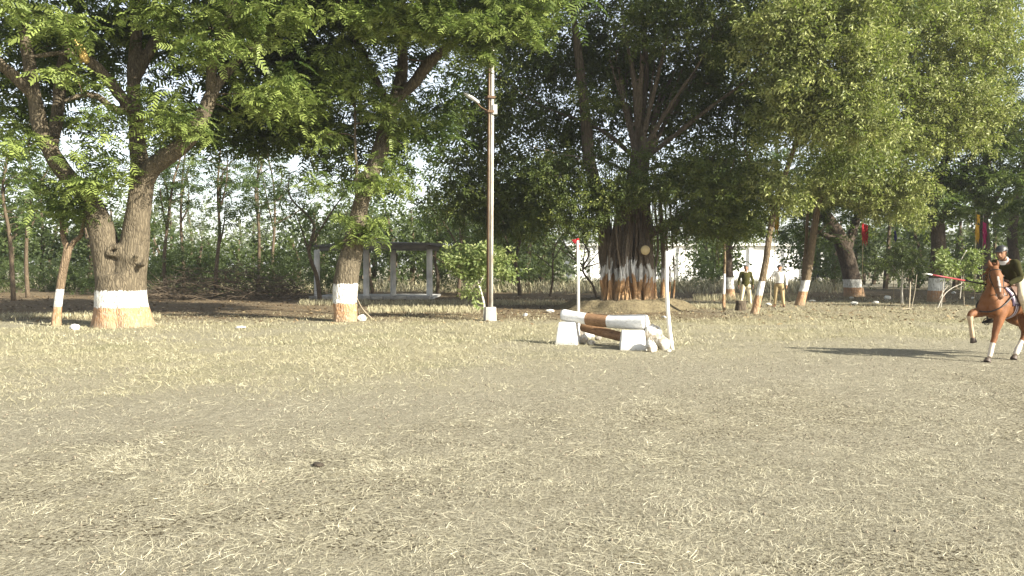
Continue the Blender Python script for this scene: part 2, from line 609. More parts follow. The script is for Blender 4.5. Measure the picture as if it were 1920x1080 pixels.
def clumps(rng, specs, shell=0.45):
    return np.vstack([ellipsoid_points(rng, P(x, y, D), rx, ry, rz, n, shell) for x, y, D, rx, ry, rz, n in specs])

#@@SPLIT
# ------------------------------------------------------------------ ground
def sstep(a, b, x):
    t = np.clip((np.asarray(x, float) - a) / (b - a), 0, 1)
    return t * t * (3 - 2 * t)


def zones(x, y):
    """how much lying straw and how much rooted dry grass covers a place of the field"""
    x = np.asarray(x, float); y = np.asarray(y, float)
    wob = (fbm(x * 0.25, y * 0.25, 5) - 0.5) * 3.0
    t = y - (11.6 + 0.47 * x) + wob
    patch = fbm(x * 0.55, y * 0.55, 21, 4)
    near = sstep(0.3, -4.5, t)
    straw = near * (0.22 + 0.8 * sstep(0.38, 0.66, patch)) * (0.75 + 0.5 * sstep(-3, 4, x)) + 0.10
    far = sstep(-1.0, 4.5, t) * sstep(31, 24, y + 0.25 * np.maximum(x, -4) * 0 )
    far = np.maximum(far, sstep(1.0, 5.0, t) * sstep(6, 9, x) * sstep(52, 40, y) * 0.7)
    grass = far * (0.40 + 0.75 * sstep(0.30, 0.62, fbm(x * 0.4 + 9, y * 0.4, 33, 4))) * (1 - 0.45 * sstep(0, 5, x) * sstep(20, 16, y))
    return np.clip(straw, 0, 1.2), np.clip(grass, 0, 1.1)


def hgt(x, y):
    x = np.asarray(x, float); y = np.asarray(y, float)
    return ((fbm(x * 0.8, y * 0.8, 71, 4) - 0.5) * 0.045 + (fbm(x * 3.1, y * 3.1, 75, 2) - 0.5) * 0.018) * sstep(60, 30, y)


def build_ground():
    def axis(lo, hi, step, far, sgn):
        a = list(np.arange(lo, hi + 1e-6, step)); s, v = step, hi
        while v < far:
            s *= 1.35; v += s; a.append(v)
        return a
    xs = axis(0, 17, 0.22, 1500, 1); xs = [-v for v in xs[:0:-1]] + xs
    ys = axis(3.0, 34, 0.22, 2500, 1); b, s = 3.0, 0.17
    pre = []
    while b > -300:
        s *= 1.4; b -= s; pre.append(b)
    ys = pre[::-1] + ys
    X, Y = np.meshgrid(xs, ys)
    Z = hgt(X, Y)
    nx, ny = len(xs), len(ys)
    i = np.arange(ny - 1)[:, None] * nx; j = np.arange(nx - 1)[None]
    q = np.stack([i + j, i + j + 1, i + nx + j + 1, i + nx + j], -1).reshape(-1, 4)
    mb = MB().add(np.stack([X, Y, Z], -1).reshape(-1, 3), q)
    me = mb.mesh('ground')
    st, gr = zones(X, Y)
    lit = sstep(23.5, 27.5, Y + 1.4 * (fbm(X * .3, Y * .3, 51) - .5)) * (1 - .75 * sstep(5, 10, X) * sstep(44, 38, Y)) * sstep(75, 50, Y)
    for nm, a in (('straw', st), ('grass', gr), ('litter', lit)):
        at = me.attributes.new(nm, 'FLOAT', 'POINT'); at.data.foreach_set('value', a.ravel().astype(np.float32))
    k = NT('field_soil')
    v = k.co()
    n1 = k.noise(v, 1.1, 6, 0.6); n2 = k.noise(v, 38, 5, 0.7); n3 = k.noise(v, 9, 5, 0.65); n4 = k.noise(v, 140, 3, 0.6)
    soil = k.ramp(n3, [(0.28, (0.225, 0.203, 0.147)), (0.5, (0.325, 0.297, 0.220)), (0.72, (0.40, 0.367, 0.278))])
    soil = k.mix(k.ramp(n1, [(0.4, (0, 0, 0)), (0.65, (0.5, 0.5, 0.5))]), soil, (0.285, 0.262, 0.192))
    soil = k.mix(k.ramp(n2, [(0.36, (0.85, 0.85, 0.85)), (0.5, (0, 0, 0))]), soil, (0.135, 0.118, 0.080))
    soil = k.mix(k.ramp(n2, [(0.60, (0, 0, 0)), (0.70, (0.8, 0.8, 0.8))]), soil, (0.46, 0.415, 0.285))
    ga = k.n('ShaderNodeAttribute', attribute_name='grass'); sa = k.n('ShaderNodeAttribute', attribute_name='straw')
    fib = k.noise(k.co((16, 60, 1)), 1.0, 5, 0.7, 1.5)
    gcol = k.ramp(fib, [(0.30, (0.20, 0.178, 0.112)), (0.5, (0.335, 0.302, 0.195)), (0.7, (0.46, 0.42, 0.285))])
    gcol = k.mix(k.ramp(k.noise(v, 0.5, 3), [(0.5, (0, 0, 0)), (0.72, (0.45, 0.45, 0.45))]), gcol, (0.15, 0.165, 0.06))
    gm = k.math('MULTIPLY', ga.outputs['Fac'], k.ramp(n3, [(0.25, (0.35, 0.35, 0.35)), (0.6, (1, 1, 1))]), True)
    col = k.mix(gm, soil, gcol)
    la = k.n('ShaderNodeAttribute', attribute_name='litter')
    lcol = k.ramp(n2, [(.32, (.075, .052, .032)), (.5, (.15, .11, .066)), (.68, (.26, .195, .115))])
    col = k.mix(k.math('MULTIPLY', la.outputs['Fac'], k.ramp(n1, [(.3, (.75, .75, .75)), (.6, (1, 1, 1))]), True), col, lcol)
    sm = k.math('MULTIPLY', sa.outputs['Fac'], k.ramp(fib, [(0.45, (0, 0, 0)), (0.7, (0.6, 0.6, 0.6))]), True)
    col = k.mix(sm, col, (0.47, 0.41, 0.265))
    pit = k.noise(v, 34, 3, 0.55); pit2 = k.noise(v, 1.6, 5, .65)
    pm = k.math('MULTIPLY', k.ramp(pit, [(.40, (.9, .9, .9)), (.47, (0, 0, 0))]), k.ramp(pit2, [(.36, (.1, .1, .1)), (.58, (1, 1, 1))]))
    pm = k.math('MULTIPLY', pm, k.math('ADD', k.math('MULTIPLY', sa.outputs['Fac'], 1.4), .15), True)
    col = k.mix(pm, col, (0.085, 0.070, 0.045))
    h = k.math('ADD', k.math('ADD', n3, k.math('MULTIPLY', n2, 0.7)), k.math('MULTIPLY', n4, 0.35))
    k.bump(h, 1.0, 0.06)
    k.base(col, 0.95, 0.05)
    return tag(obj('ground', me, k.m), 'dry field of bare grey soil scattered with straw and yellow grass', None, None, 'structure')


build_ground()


def mat_straw(name, a, b, c):
    k = NT(name)
    t = k.n('ShaderNodeAttribute', attribute_name='tone')
    col = k.ramp(t.outputs['Fac'], [(0.0, a), (0.5, b), (1.0, c)])
    k.base(col, 0.6, 0.3)
    return k.m


M['straw'] = mat_straw('dry_straw', (0.13, 0.115, 0.075), (0.40, 0.365, 0.25), (0.66, 0.615, 0.46))
M['drygrass'] = mat_straw('dry_grass_blades', (0.15, 0.14, 0.075), (0.36, 0.325, 0.20), (0.52, 0.48, 0.33))


def blades(mb, x, y, yaw, L, W, lift, rise, rng, tone, curl=0.5):
    """thin two-segment strips: rise = end height, lift = middle height"""
    N = len(x)
    z0 = hgt(x, y)
    dx, dy = np.cos(yaw), np.sin(yaw)
    y2 = yaw + rng.normal(0, curl, N)
    mx, my = x + dx * L * .5, y + dy * L * .5
    ex, ey = mx + np.cos(y2) * L * .5, my + np.sin(y2) * L * .5
    p0 = np.stack([x, y, z0 + 0.004], 1); p1 = np.stack([mx, my, z0 + lift], 1); p2 = np.stack([ex, ey, z0 + rise], 1)
    w = np.stack([-dy, dx, rng.normal(0, .4, N)], 1) * (W * .5)[:, None]
    w2 = np.stack([-np.sin(y2), np.cos(y2), rng.normal(0, .4, N)], 1) * (W * .3)[:, None]
    v = np.stack([p0 - w, p0 + w, p1 + w, p1 - w, p2 + w2, p2 - w2], 1)
    base = (np.arange(N) * 6)[:, None]
    q = np.concatenate([base + np.array([[0, 1, 2, 3]]), base + np.array([[3, 2, 4, 5]])], 1).reshape(-1, 4)
    mb.add(v.reshape(-1, 3), q, None, 0, np.repeat(np.clip(tone, 0, 1), 2))


def scatter(rng, n, y0, y1, wid=0.70):
    """points of the viewed wedge of field between two distances"""
    y = np.sqrt(rng.random(n) * (y1 ** 2 - y0 ** 2) + y0 ** 2)
    x = (rng.random(n) * 2 - 1) * wid * y
    return x, y


def build_straw():
    rng = np.random.default_rng(3)
    mb = MB()
    def stubs(x, y, yaw, L, W, rise, tone):
        """short single-piece bits of stubble"""
        N = len(x); z0 = hgt(x, y); d = np.stack([np.cos(yaw) * L, np.sin(yaw) * L, rise], 1)
        w = np.stack([-np.sin(yaw), np.cos(yaw), rng.normal(0, .5, N)], 1) * (W * .5)[:, None]
        p = np.stack([x, y, z0 + .002], 1)
        mb.add(np.stack([p - w, p + w, p + d + w * .4, p + d - w * .4], 1).reshape(-1, 3), np.arange(N * 4).reshape(-1, 4), None, 0, np.clip(tone, 0, 1))
    for y0, y1, n, nl, wl in ((3.6, 7.5, 115000, 7000, 1.0), (7.5, 12, 85000, 7000, 1.3), (12, 19, 50000, 6000, 1.9)):
        x, y = scatter(rng, n, y0, y1)
        st, gr = zones(x, y)
        fine = fbm(x * 2.3, y * 2.3, 91, 3)
        keep = rng.random(n) < np.clip((st * .75 + .25) * (0.2 + 1.4 * sstep(0.35, 0.68, fine)), 0, 1)
        x, y = x[keep], y[keep]; N = len(x)
        yaw = fbm(x * 1.3, y * 1.3, 13, 2) * 11 + rng.normal(0, 1.1, N)
        L = np.clip(np.exp(rng.normal(-3.3, .45, N)), .012, .11) * wl ** .6
        stubs(x, y, yaw, L, rng.uniform(.0010, .0026, N) * wl, np.abs(rng.normal(0, .013, N)) * wl ** .5, rng.normal(.50, .28, N))
        x, y = scatter(rng, nl, y0, y1)
        st, gr = zones(x, y)
        keep = rng.random(nl) < np.clip(st * (.1 + 1.3 * sstep(.42, .72, fbm(x * 1.7, y * 1.7, 191, 3))), 0, 1)
        x, y = x[keep], y[keep]; N = len(x)
        L = np.clip(np.exp(rng.normal(-2.55, .5, N)), .04, .32)
        blades(mb, x, y, fbm(x * 0.9, y * 0.9, 13, 2) * 9 + rng.normal(0, .8, N), L, rng.uniform(.0009, .0019, N) * wl, rng.uniform(.003, .022, N), rng.uniform(0.002, .025, N), rng, rng.normal(.62, .2, N), .35)
    # thick drifts of raked straw
    for px, py, r, n in ((1300, 960, .5, 700), (1000, 1010, .45, 700), (300, 1040, .16, 200), (700, 900, .5, 500), (1050, 850, .45, 400), (1700, 930, .7, 900), (1450, 1050, .5, 700), (560, 990, .4, 400),
                         (1650, 800, .8, 500), (860, 760, .6, 250), (140, 765, .12, 120), (420, 880, .4, 250), (1180, 1060, .4, 500)):
        c = G(px, py)
        n = n // 2
        a = rng.normal(0, 1, (n, 2)) * r * np.array([1.5, .7])
        x, y = c.x + a[:, 0], c.y + a[:, 1]
        blades(mb, x, y, rng.normal(rng.random() * 3, .8, n), rng.uniform(.04, .20, n), rng.uniform(.0009, .0020, n), rng.uniform(.004, .03, n), rng.uniform(.003, .03, n), rng, rng.normal(.68, .2, n), .35)
    tag(mb.build('loose_straw', M['straw'], smooth=False, tone=True), 'cut dry straw lying loose over the field', 'straw', None, 'stuff')
    # rooted dry grass stubble
    mb = MB()
    for y0, y1, n, wl, h in ((9, 17, 60000, 1.5, .05), (17, 31, 66000, 3.0, .065), (30, 48, 16000, 5.0, .10)):
        x, y = scatter(rng, n, y0, y1)
        st, gr = zones(x, y)
        keep = rng.random(n) < np.clip(gr * (.3 + 1.2 * sstep(.35, .65, fbm(x * 1.6, y * 1.6, 44, 3))), 0, 1)
        x, y = x[keep], y[keep]; N = len(x)
        hh = rng.uniform(.3, 1.2, N) * h
        stubs(x, y, rng.random(N) * 6.28, rng.uniform(.03, .10, N), rng.uniform(.002, .004, N) * wl, hh, rng.normal(.5, .24, N))
    # the taller fringe standing before the shelter and round the mound
    for (xa, xb, Y, n, h) in ((690, 900, 30.5, 2600, .20), (560, 1060, 36, 3000, .22), (1280, 1420, 33, 800, .16), (1300, 1500, 41, 1500, .3), (0, 300, 27, 1500, .14)):
        px = rng.uniform(xa, xb, n); y = Y + rng.normal(0, .7, n)
        x = (px - 960) / FPX * y
        hh = rng.uniform(.4, 1.2, n) * h
        blades(mb, x, y, rng.random(n) * 6.28, rng.uniform(.04, .14, n), np.full(n, .012), hh * .6, hh, rng, rng.normal(.45, .2, n))
    tag(mb.build('dry_grass', M['drygrass'], smooth=False, tone=True), 'short yellow dry grass rooted beyond the bare track', 'grass', None, 'stuff')
    # dead leaves under the trees
    n = 9000
    x, y = scatter(rng, n, 22, 46, .66)
    kp = (rng.random(n) < sstep(22, 27, y)); x, y = x[kp], y[kp]; n = len(x); lm = MB()
    a = rng.random(n) * 6.28; L = rng.uniform(.03, .09, n)
    e1 = np.stack([np.cos(a), np.sin(a), rng.normal(0, .25, n)], 1) * L[:, None]; e2 = np.stack([-np.sin(a), np.cos(a), rng.normal(0, .3, n)], 1) * (L * .5)[:, None]
    c0 = np.stack([x, y, hgt(x, y) + .02], 1)
    lm.add(np.stack([c0 - e1, c0 - e2, c0 + e1, c0 + e2], 1).reshape(-1, 3), np.arange(n * 4).reshape(-1, 4), None, 0, np.clip(rng.normal(.4, .25, n), 0, 1))
    tag(lm.build('leaf_litter', mat_straw('dead_leaves', (.06, .04, .022), (.20, .13, .065), (.42, .33, .18)), smooth=False, tone=True), 'dead leaves scattered on the ground under the trees', 'leaves', None, 'stuff')
    # clods and grit of the trampled soil
    mb = MB()
    n = 9000
    x, y = scatter(rng, n, 3.7, 15)
    s = np.minimum(np.exp(rng.normal(-5.2, .45, n)), .014) * (1 + y * .03)
    oc = np.array([[1, 0, 0], [0, 1, 0], [-1, 0, 0], [0, -1, 0], [0, 0, .8], [0, 0, -.5]])
    of = np.array([[0, 1, 4], [1, 2, 4], [2, 3, 4], [3, 0, 4]])
    v = oc[None] * s[:, None, None] * rng.uniform(.6, 1.4, (n, 6, 3)) + np.stack([x, y, hgt(x, y) + s * .25], 1)[:, None]
    f = of[None] + (np.arange(n) * 6)[:, None, None]
    mb.add(v.reshape(-1, 3), None, f.reshape(-1, 3))
    tag(mb.build('soil_clods', mat_plain('clod_soil', (0.20, 0.168, 0.12), .95, .4, 3.0, .3), smooth=False), 'small grey clods and grit over the trampled soil', 'soil', None, 'stuff')


build_straw()

#@@SPLIT
# ------------------------------------------------------------------ the big twin-stemmed tree on the left
def flutes(amp, k, ph, z0, h):
    def f(p, th):
        w = np.exp(-np.maximum(0, p[:, 2:3] - z0) / h)
        return 1 + amp * w * (np.sin(k * th[None] + ph) * .6 + np.sin((k * 2 - 1) * th[None] + ph * 2) * .4)
    return f


def big_left_tree():
    T = Tree(101); D = 22.8
    b = G(230, 612)
    T.limb(L3([(230, 618), (229, 600), (227, 572), (226, 545), (224, 515)], D, (.86, .78, .70, .67, .60)), 28, 6, 0, flutes(.10, 6, .4, 0, .7), False)
    # left stem
    T.limb(L3([(212, 560), (206, 510), (196, 455), (180, 400), (150, 355), (116, 318, -.3), (90, 275, -.5), (74, 235, -.6), (62, 165, -.6), (48, 70, -.3), (36, -20), (20, -160, .5), (0, -320, .8)], D,
                (.47, .42, .37, .32, .27, .235, .215, .205, .18, .16, .13, .10, .05)), 18)
    T.limb(L3([(70, 190, -.6), (35, 150, -1.0), (-10, 112, -1.6), (-80, 60, -2.4), (-170, 20, -3)], D, (.17, .16, .14, .11, .06)), 12)
    T.limb(L3([(95, 285, -.4), (108, 215, .5), (118, 120, 1.4), (150, 10, 2), (160, -120, 2.5)], D, (.16, .17, .15, .12, .06)), 12)
    # right stem
    s = T.limb(L3([(240, 560), (246, 500), (254, 440), (261, 385), (266, 335), (260, 290, .3), (256, 230, .6), (250, 150, .9), (256, 60, 1.2), (262, -60, 1.2), (270, -220, 1)], D,
                    (.50, .43, .37, .33, .31, .24, .21, .19, .16, .12, .06)), 18)
    # right limb
    T.limb(L3([(262, 350), (288, 312, -.2), (330, 282, -.4), (362, 250, -.5), (385, 205, -.5), (412, 150, -.3), (470, 90, .2), (545, 45, .6), (640, 0, 1)], D, (.27, .26, .245, .225, .20, .165, .13, .10, .06)), 16)
    T.limb(L3([(395, 185, -.4), (400, 110, -.8), (430, 30, -1.2), (450, -70, -1.6), (470, -180, -2)], D, (.15, .14, .12, .09, .05)), 10)
    # the limb broken off high up, and its side branch
    T.limb(L3([(262, 235, .4), (240, 200, -.2), (215, 165, -.6), (185, 130, -.9), (160, 108, -1.1)], D, (.15, .16, .16, .15, .14)), 12)
    T.limb(L3([(165, 112, -1.0), (130, 99, -1.3), (85, 103, -1.7), (40, 108, -2.0)], D, (.085, .08, .065, .04)), 8)
    T.limb(L3([(252, 215, .3), (215, 205, -.5), (180, 180, -1), (150, 180, -1.3), (118, 190, -1.5)], D, (.09, .10, .09, .075, .04)), 8)
    T.limb(L3([(252, 150, .9), (300, 60, 1.5), (350, -40, 2), (380, -160, 2.4)], D, (.15, .15, .12, .06)), 10)
    # swollen knot between the stems
    T.limb(L3([(222, 474, -.14), (246, 486, -.20), (266, 494, -.12)], D, (.20, .26, .20)), 12, attach=False)
    T.limb(L3([(222, 462, -.12), (215, 470, -.22)], D, (.17, .14)), 12, attach=False)
    cc = P(214, 470, D - .36)                       # callus ring round a rotted-off limb, and cut stubs
    ring = [[cc.x + .17 * math.cos(t), cc.y + .04 * math.sin(t) - .02, cc.z + .12 * math.sin(t) + .05 * math.cos(t)] for t in np.linspace(0, 6.283, 15)]
    tube(T.trunk, ring, [.055] * 15, 8, cap=False)
    for sx, sy, ex, ey in ((250, 490, 258, 476), (262, 498, 272, 494)):
        a_, e_ = P(sx, sy, D - .35), P(ex, ey, D - .52); tube(T.trunk, [a_, a_.lerp(e_, .6), e_], [.085, .07, .05], 8)
    rng = T.rng
    main = clumps(rng, [
        (60, -80, 22.5, 3.6, 3.6, 2.0, 34), (270, -110, 23, 3.6, 4.2, 2.2, 40), (470, -60, 22.5, 3.0, 3.6, 1.8, 34), (600, -70, 23.5, 2.2, 3.0, 1.6, 18),
        (-130, 30, 22, 2.6, 3.0, 2.2, 18), (130, -260, 23, 4.5, 4.5, 2.2, 17), (400, -260, 23, 4.5, 4.5, 2.2, 17),
        (330, 60, 26, 3.6, 2.0, 1.8, 24), (120, 80, 26.5, 3.4, 2.0, 2.0, 24), (480, 120, 25.5, 2.2, 2.2, 1.6, 20), (400, 220, 26.5, 2.6, 1.6, 1.4, 18), (560, 210, 26, 1.8, 1.8, 1.3, 12), (60, 200, 26.5, 2.2, 1.6, 1.6, 13)])
    sprays = clumps(rng, [
        (400, 85, 20.6, .7, .8, .55, 7), (455, 30, 20.8, .8, .8, .6, 8), (540, 30, 21.5, .9, .9, .6, 9), (190, 215, 21.6, .45, .4, .5, 4), (170, 300, 21.7, .5, .4, .55, 5), (150, 340, 21.6, .4, .4, .3, 4),
        (225, 300, 21.9, .3, .3, .45, 3), (335, 215, 21.3, .5, .5, .4, 5), (300, 190, 21.8, .5, .5, .45, 4), (355, 235, 21.5, .35, .4, .3, 3), (25, 265, 21.5, .5, .6, .4, 4), (130, 45, 20.4, .6, .6, .4, 5),
        (120, 150, 21.0, .5, .5, .35, 3), (345, 30, 21, .8, .8, .6, 6), (265, 20, 20.6, .6, .6, .5, 5), (30, 20, 20.3, .8, .7, .6, 5), (470, 200, 22.5, .8, .8, .5, 6), (540, 180, 22.5, .7, .7, .5, 5)])
    T.grow(np.vstack([main, sprays]))
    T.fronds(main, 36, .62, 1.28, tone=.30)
    T.fronds(sprays, 24, .30, .9, tone=.84)  # lit tips and dark crown interior put into the leaf tones
    root = T.finish('shade_tree', 'huge twin-stemmed shade tree on the far left with white and ochre painted foot', b,
                    mat_bark('bark_big_left', (0.060, 0.048, 0.033), (0.22, 0.18, 0.12), (.56, 1.02), wob=.06), M['frond'], voxel=.045, rough=.026)
    # torn pale wood where the limb broke
    mb = MB()
    for i in range(11):
        a = P(158 + random.uniform(-5, 6), 112 + random.uniform(-4, 6), D - 1.15 + random.uniform(-.1, .1))
        e = P(146 + random.uniform(-7, 7), 62 + random.uniform(-8, 26), D - 1.15 + random.uniform(-.14, .14))
        tube(mb, [a, a * .5 + e * .5, e], [.07, .055, .008], 6)
    mb.build('torn_wood', mat_plain('torn_wood', (0.62, 0.43, 0.15), .8, .3, 9, .4), root, b)
    return root


big_left_tree()


def slim_left_tree():
    T = Tree(103); D = 23.0; b = G(106, 610)
    T.limb(L3([(105, 616), (106, 600), (110, 560), (118, 510), (127, 468)], D, (.15, .13, .115, .115, .12)), 12)
    T.limb(L3([(127, 472), (118, 440), (116, 415), (108, 395), (100, 385), (92, 350, -.3)], D, (.09, .075, .07, .06, .045, .02)), 8)
    T.limb(L3([(128, 470), (140, 452), (152, 440), (160, 400), (170, 360, .3)], D, (.085, .075, .06, .045, .02)), 8)
    tg = clumps(T.rng, [(115, 375, 22.6, .75, .6, .35, 13), (150, 395, 22.7, .5, .5, .35, 9), (85, 345, 22.6, .5, .5, .3, 6), (165, 350, 23, .5, .5, .4, 6), (90, 385, 22.5, .3, .3, .2, 4)])
    T.grow(tg, rmax=.03)
    T.fronds(tg, 14, .22, .72, tone=.68)
    T.finish('young_tree', 'slender forked young tree with painted foot left of the huge tree', b, mat_bark('bark_slim_left', (0.12, 0.085, 0.055), (0.30, 0.22, 0.14), (.56, 1.05), wob=.02), M['frond'], voxel=.02, rough=.006)


slim_left_tree()


def middle_tree():
    T = Tree(105); D = 25.0; b = G(648, 602)
    T.limb(L3([(648, 608), (648, 590), (647, 565), (648, 535), (652, 505), (660, 470), (667, 430), (676, 385), (692, 335, .2), (712, 285, .5), (730, 225, .9), (748, 165, 1.2), (755, 110, 1.4), (752, 40, 1.5), (758, -60, 1.4), (770, -200, 1)], D,
              (.40, .37, .375, .39, .37, .33, .29, .25, .25, .26, .25, .22, .18, .15, .11, .05)), 20, 6, 0, flutes(.06, 5, 1.2, 0, .5))
    T.limb(L3([(742, 185, 1.1), (772, 160, .9), (805, 118, .6), (840, 88, .2), (890, 60, -.3), (960, 30, -.8)], D, (.17, .19, .18, .14, .10, .05)), 12)
    T.limb(L3([(668, 400, -.2), (669, 330, -.35), (666, 270, -.4), (665, 195, -.4), (660, 130, -.3)], D, (.06, .062, .055, .05, .02)), 8)
    T.limb(L3([(666, 205, -.4), (655, 180, -.5), (640, 150, -.6)], D, (.035, .03, .015)), 6)
    T.limb(L3([(735, 215, .9), (690, 120, 1.8), (640, 20, 2.4), (600, -80, 2.8)], D, (.14, .14, .10, .05)), 10)
    T.limb(L3([(752, 80, 1.5), (820, 0, .6), (880, -70, 0)], D, (.11, .10, .05)), 10)
    T.limb(L3([(664, 468, -.1), (655, 440, -.3), (652, 410, -.35)], D, (.05, .04, .02)), 6)
    rng = T.rng
    main = clumps(rng, [
        (640, -60, 24.5, 2.8, 3.4, 1.7, 30), (770, -90, 24.5, 3.0, 3.6, 1.8, 34), (900, -50, 24, 2.8, 3.2, 1.5, 30), (700, -230, 25, 4.6, 4.4, 2.0, 19), (900, -220, 25, 3.8, 4, 2, 14),
        (560, 110, 27.5, 2.4, 1.8, 1.5, 17), (700, 90, 28, 3.0, 1.8, 1.8, 20), (640, 240, 28, 2.4, 1.6, 1.4, 14), (780, 220, 28.5, 1.8, 1.6, 1.4, 10), (540, 250, 27, 1.6, 1.6, 1.1, 8), (730, 300, 27.5, 1.3, 1.2, 1, 7)])
    sprays = clumps(rng, [
        (850, 45, 22.6, 1.5, 1.2, .5, 18), (950, 50, 22.6, 1.0, 1.1, .55, 12), (780, 10, 22.6, 1.3, 1.2, .6, 14), (660, 25, 22.8, .9, .9, .5, 8), (990, 20, 23, .7, .9, .5, 7), (890, 85, 23, .8, .7, .35, 6), (720, 40, 23, .9, .8, .45, 8),
        (645, 120, 23.9, .75, .6, .42, 10), (665, 150, 23.8, .6, .6, .45, 8), (520, 185, 23.4, .8, .8, .5, 8), (570, 200, 23.6, .6, .6, .4, 6), (585, 330, 24, .45, .45, .25, 6), (620, 350, 23.9, .5, .4, .25, 5), (690, 345, 24, .55, .5, .35, 8), (710, 325, 24.2, .5, .5, .3, 4),
        (735, 315, 24.2, .5, .5, .4, 4), (650, 412, 24.3, .3, .3, .28, 5), (700, 420, 24.3, .45, .4, .28, 6), (690, 440, 24.4, .35, .3, .25, 5), (645, 455, 24.5, .15, .2, .12, 2), (720, 200, 24.6, .8, .7, .5, 6), (760, 225, 24.8, .6, .6, .5, 4), (600, 270, 24.6, .8, .7, .5, 5), (755, 350, 24.6, .4, .4, .4, 3)])
    T.grow(np.vstack([main, sprays]), rmax=.07)
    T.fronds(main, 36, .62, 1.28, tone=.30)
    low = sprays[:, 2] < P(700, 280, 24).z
    T.fronds(sprays[~low], 24, .30, .9, tone=.84)  # sprays toned lighter as lit tips, inner crown darker as its shade
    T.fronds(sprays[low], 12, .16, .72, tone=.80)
    T.finish('shade_tree', 'single-trunked leaning shade tree with leafy shoots in front of the concrete shelter', b,
             mat_bark('bark_middle', (0.062, 0.050, 0.034), (0.22, 0.182, 0.122), (.57, 1.17), (6, 6, 2.2), wob=.05), M['frond'], voxel=.042, rough=.02)


middle_tree()


# ------------------------------------------------------------------ the banyan on its mound
def build_mound():
    c = P(1172, 540, 32.0); cx, cy = c.x, c.y
    nr, na = 22, 72
    mb = MB(); V = []
    for i in range(nr + 1):
        s = i / nr
        for j in range(na):
            a = 2 * math.pi * j / na
            wob = 1 + .10 * math.sin(3 * a + .5) + .06 * math.sin(7 * a + 1) + .03 * math.sin(15 * a)
            rx, ry = 2.75 * wob, 2.55 * wob
            x, y = cx + rx * s * math.cos(a) * 1.05, cy + ry * s * math.sin(a)
            h = .38 * (1 - sstep(.62, .97, s) ** 1.0) + .06 * (1 - s)
            steep = sstep(.5, .9, s)
            h += float((fbm(x * 3, y * 3, 8, 3) - .5)) * .16 * (1 - abs(2 * s - 1) ** 2) + float(fbm(x * 9, y * 9, 18, 2) - .5) * .05 * (s < .98)
            V.append((x, y, h * (1 if s < .97 else 0) - (.06 if s >= .97 else 0)))
    q = [[i * na + j, (i) * na + (j + 1) % na, (i + 1) * na + (j + 1) % na, (i + 1) * na + j] for i in range(nr) for j in range(na)]
    mb.add(V, [[a, d, c2, b2] for a, b2, c2, d in q])
    k = NT('mound_earth'); v = k.co()
    n = k.noise(v, 3.5, 6, .65); n2 = k.noise(v, 14, 5, .7)
    col = k.ramp(n, [(.3, (.115, .092, .056)), (.55, (.185, .152, .092)), (.75, (.25, .21, .125))])
    col = k.mix(k.ramp(n2, [(.36, (.9, .9, .9)), (.46, (0, 0, 0))]), col, (.085, .07, .05))
    k.bump(k.math('ADD', n, n2), .9, .06)
    k.base(col, .95, .05)
    return tag(mb.build('mound', k.m), 'low round earth mound under the banyan', None, None, 'structure')


build_mound()
MOUND_Z = .45


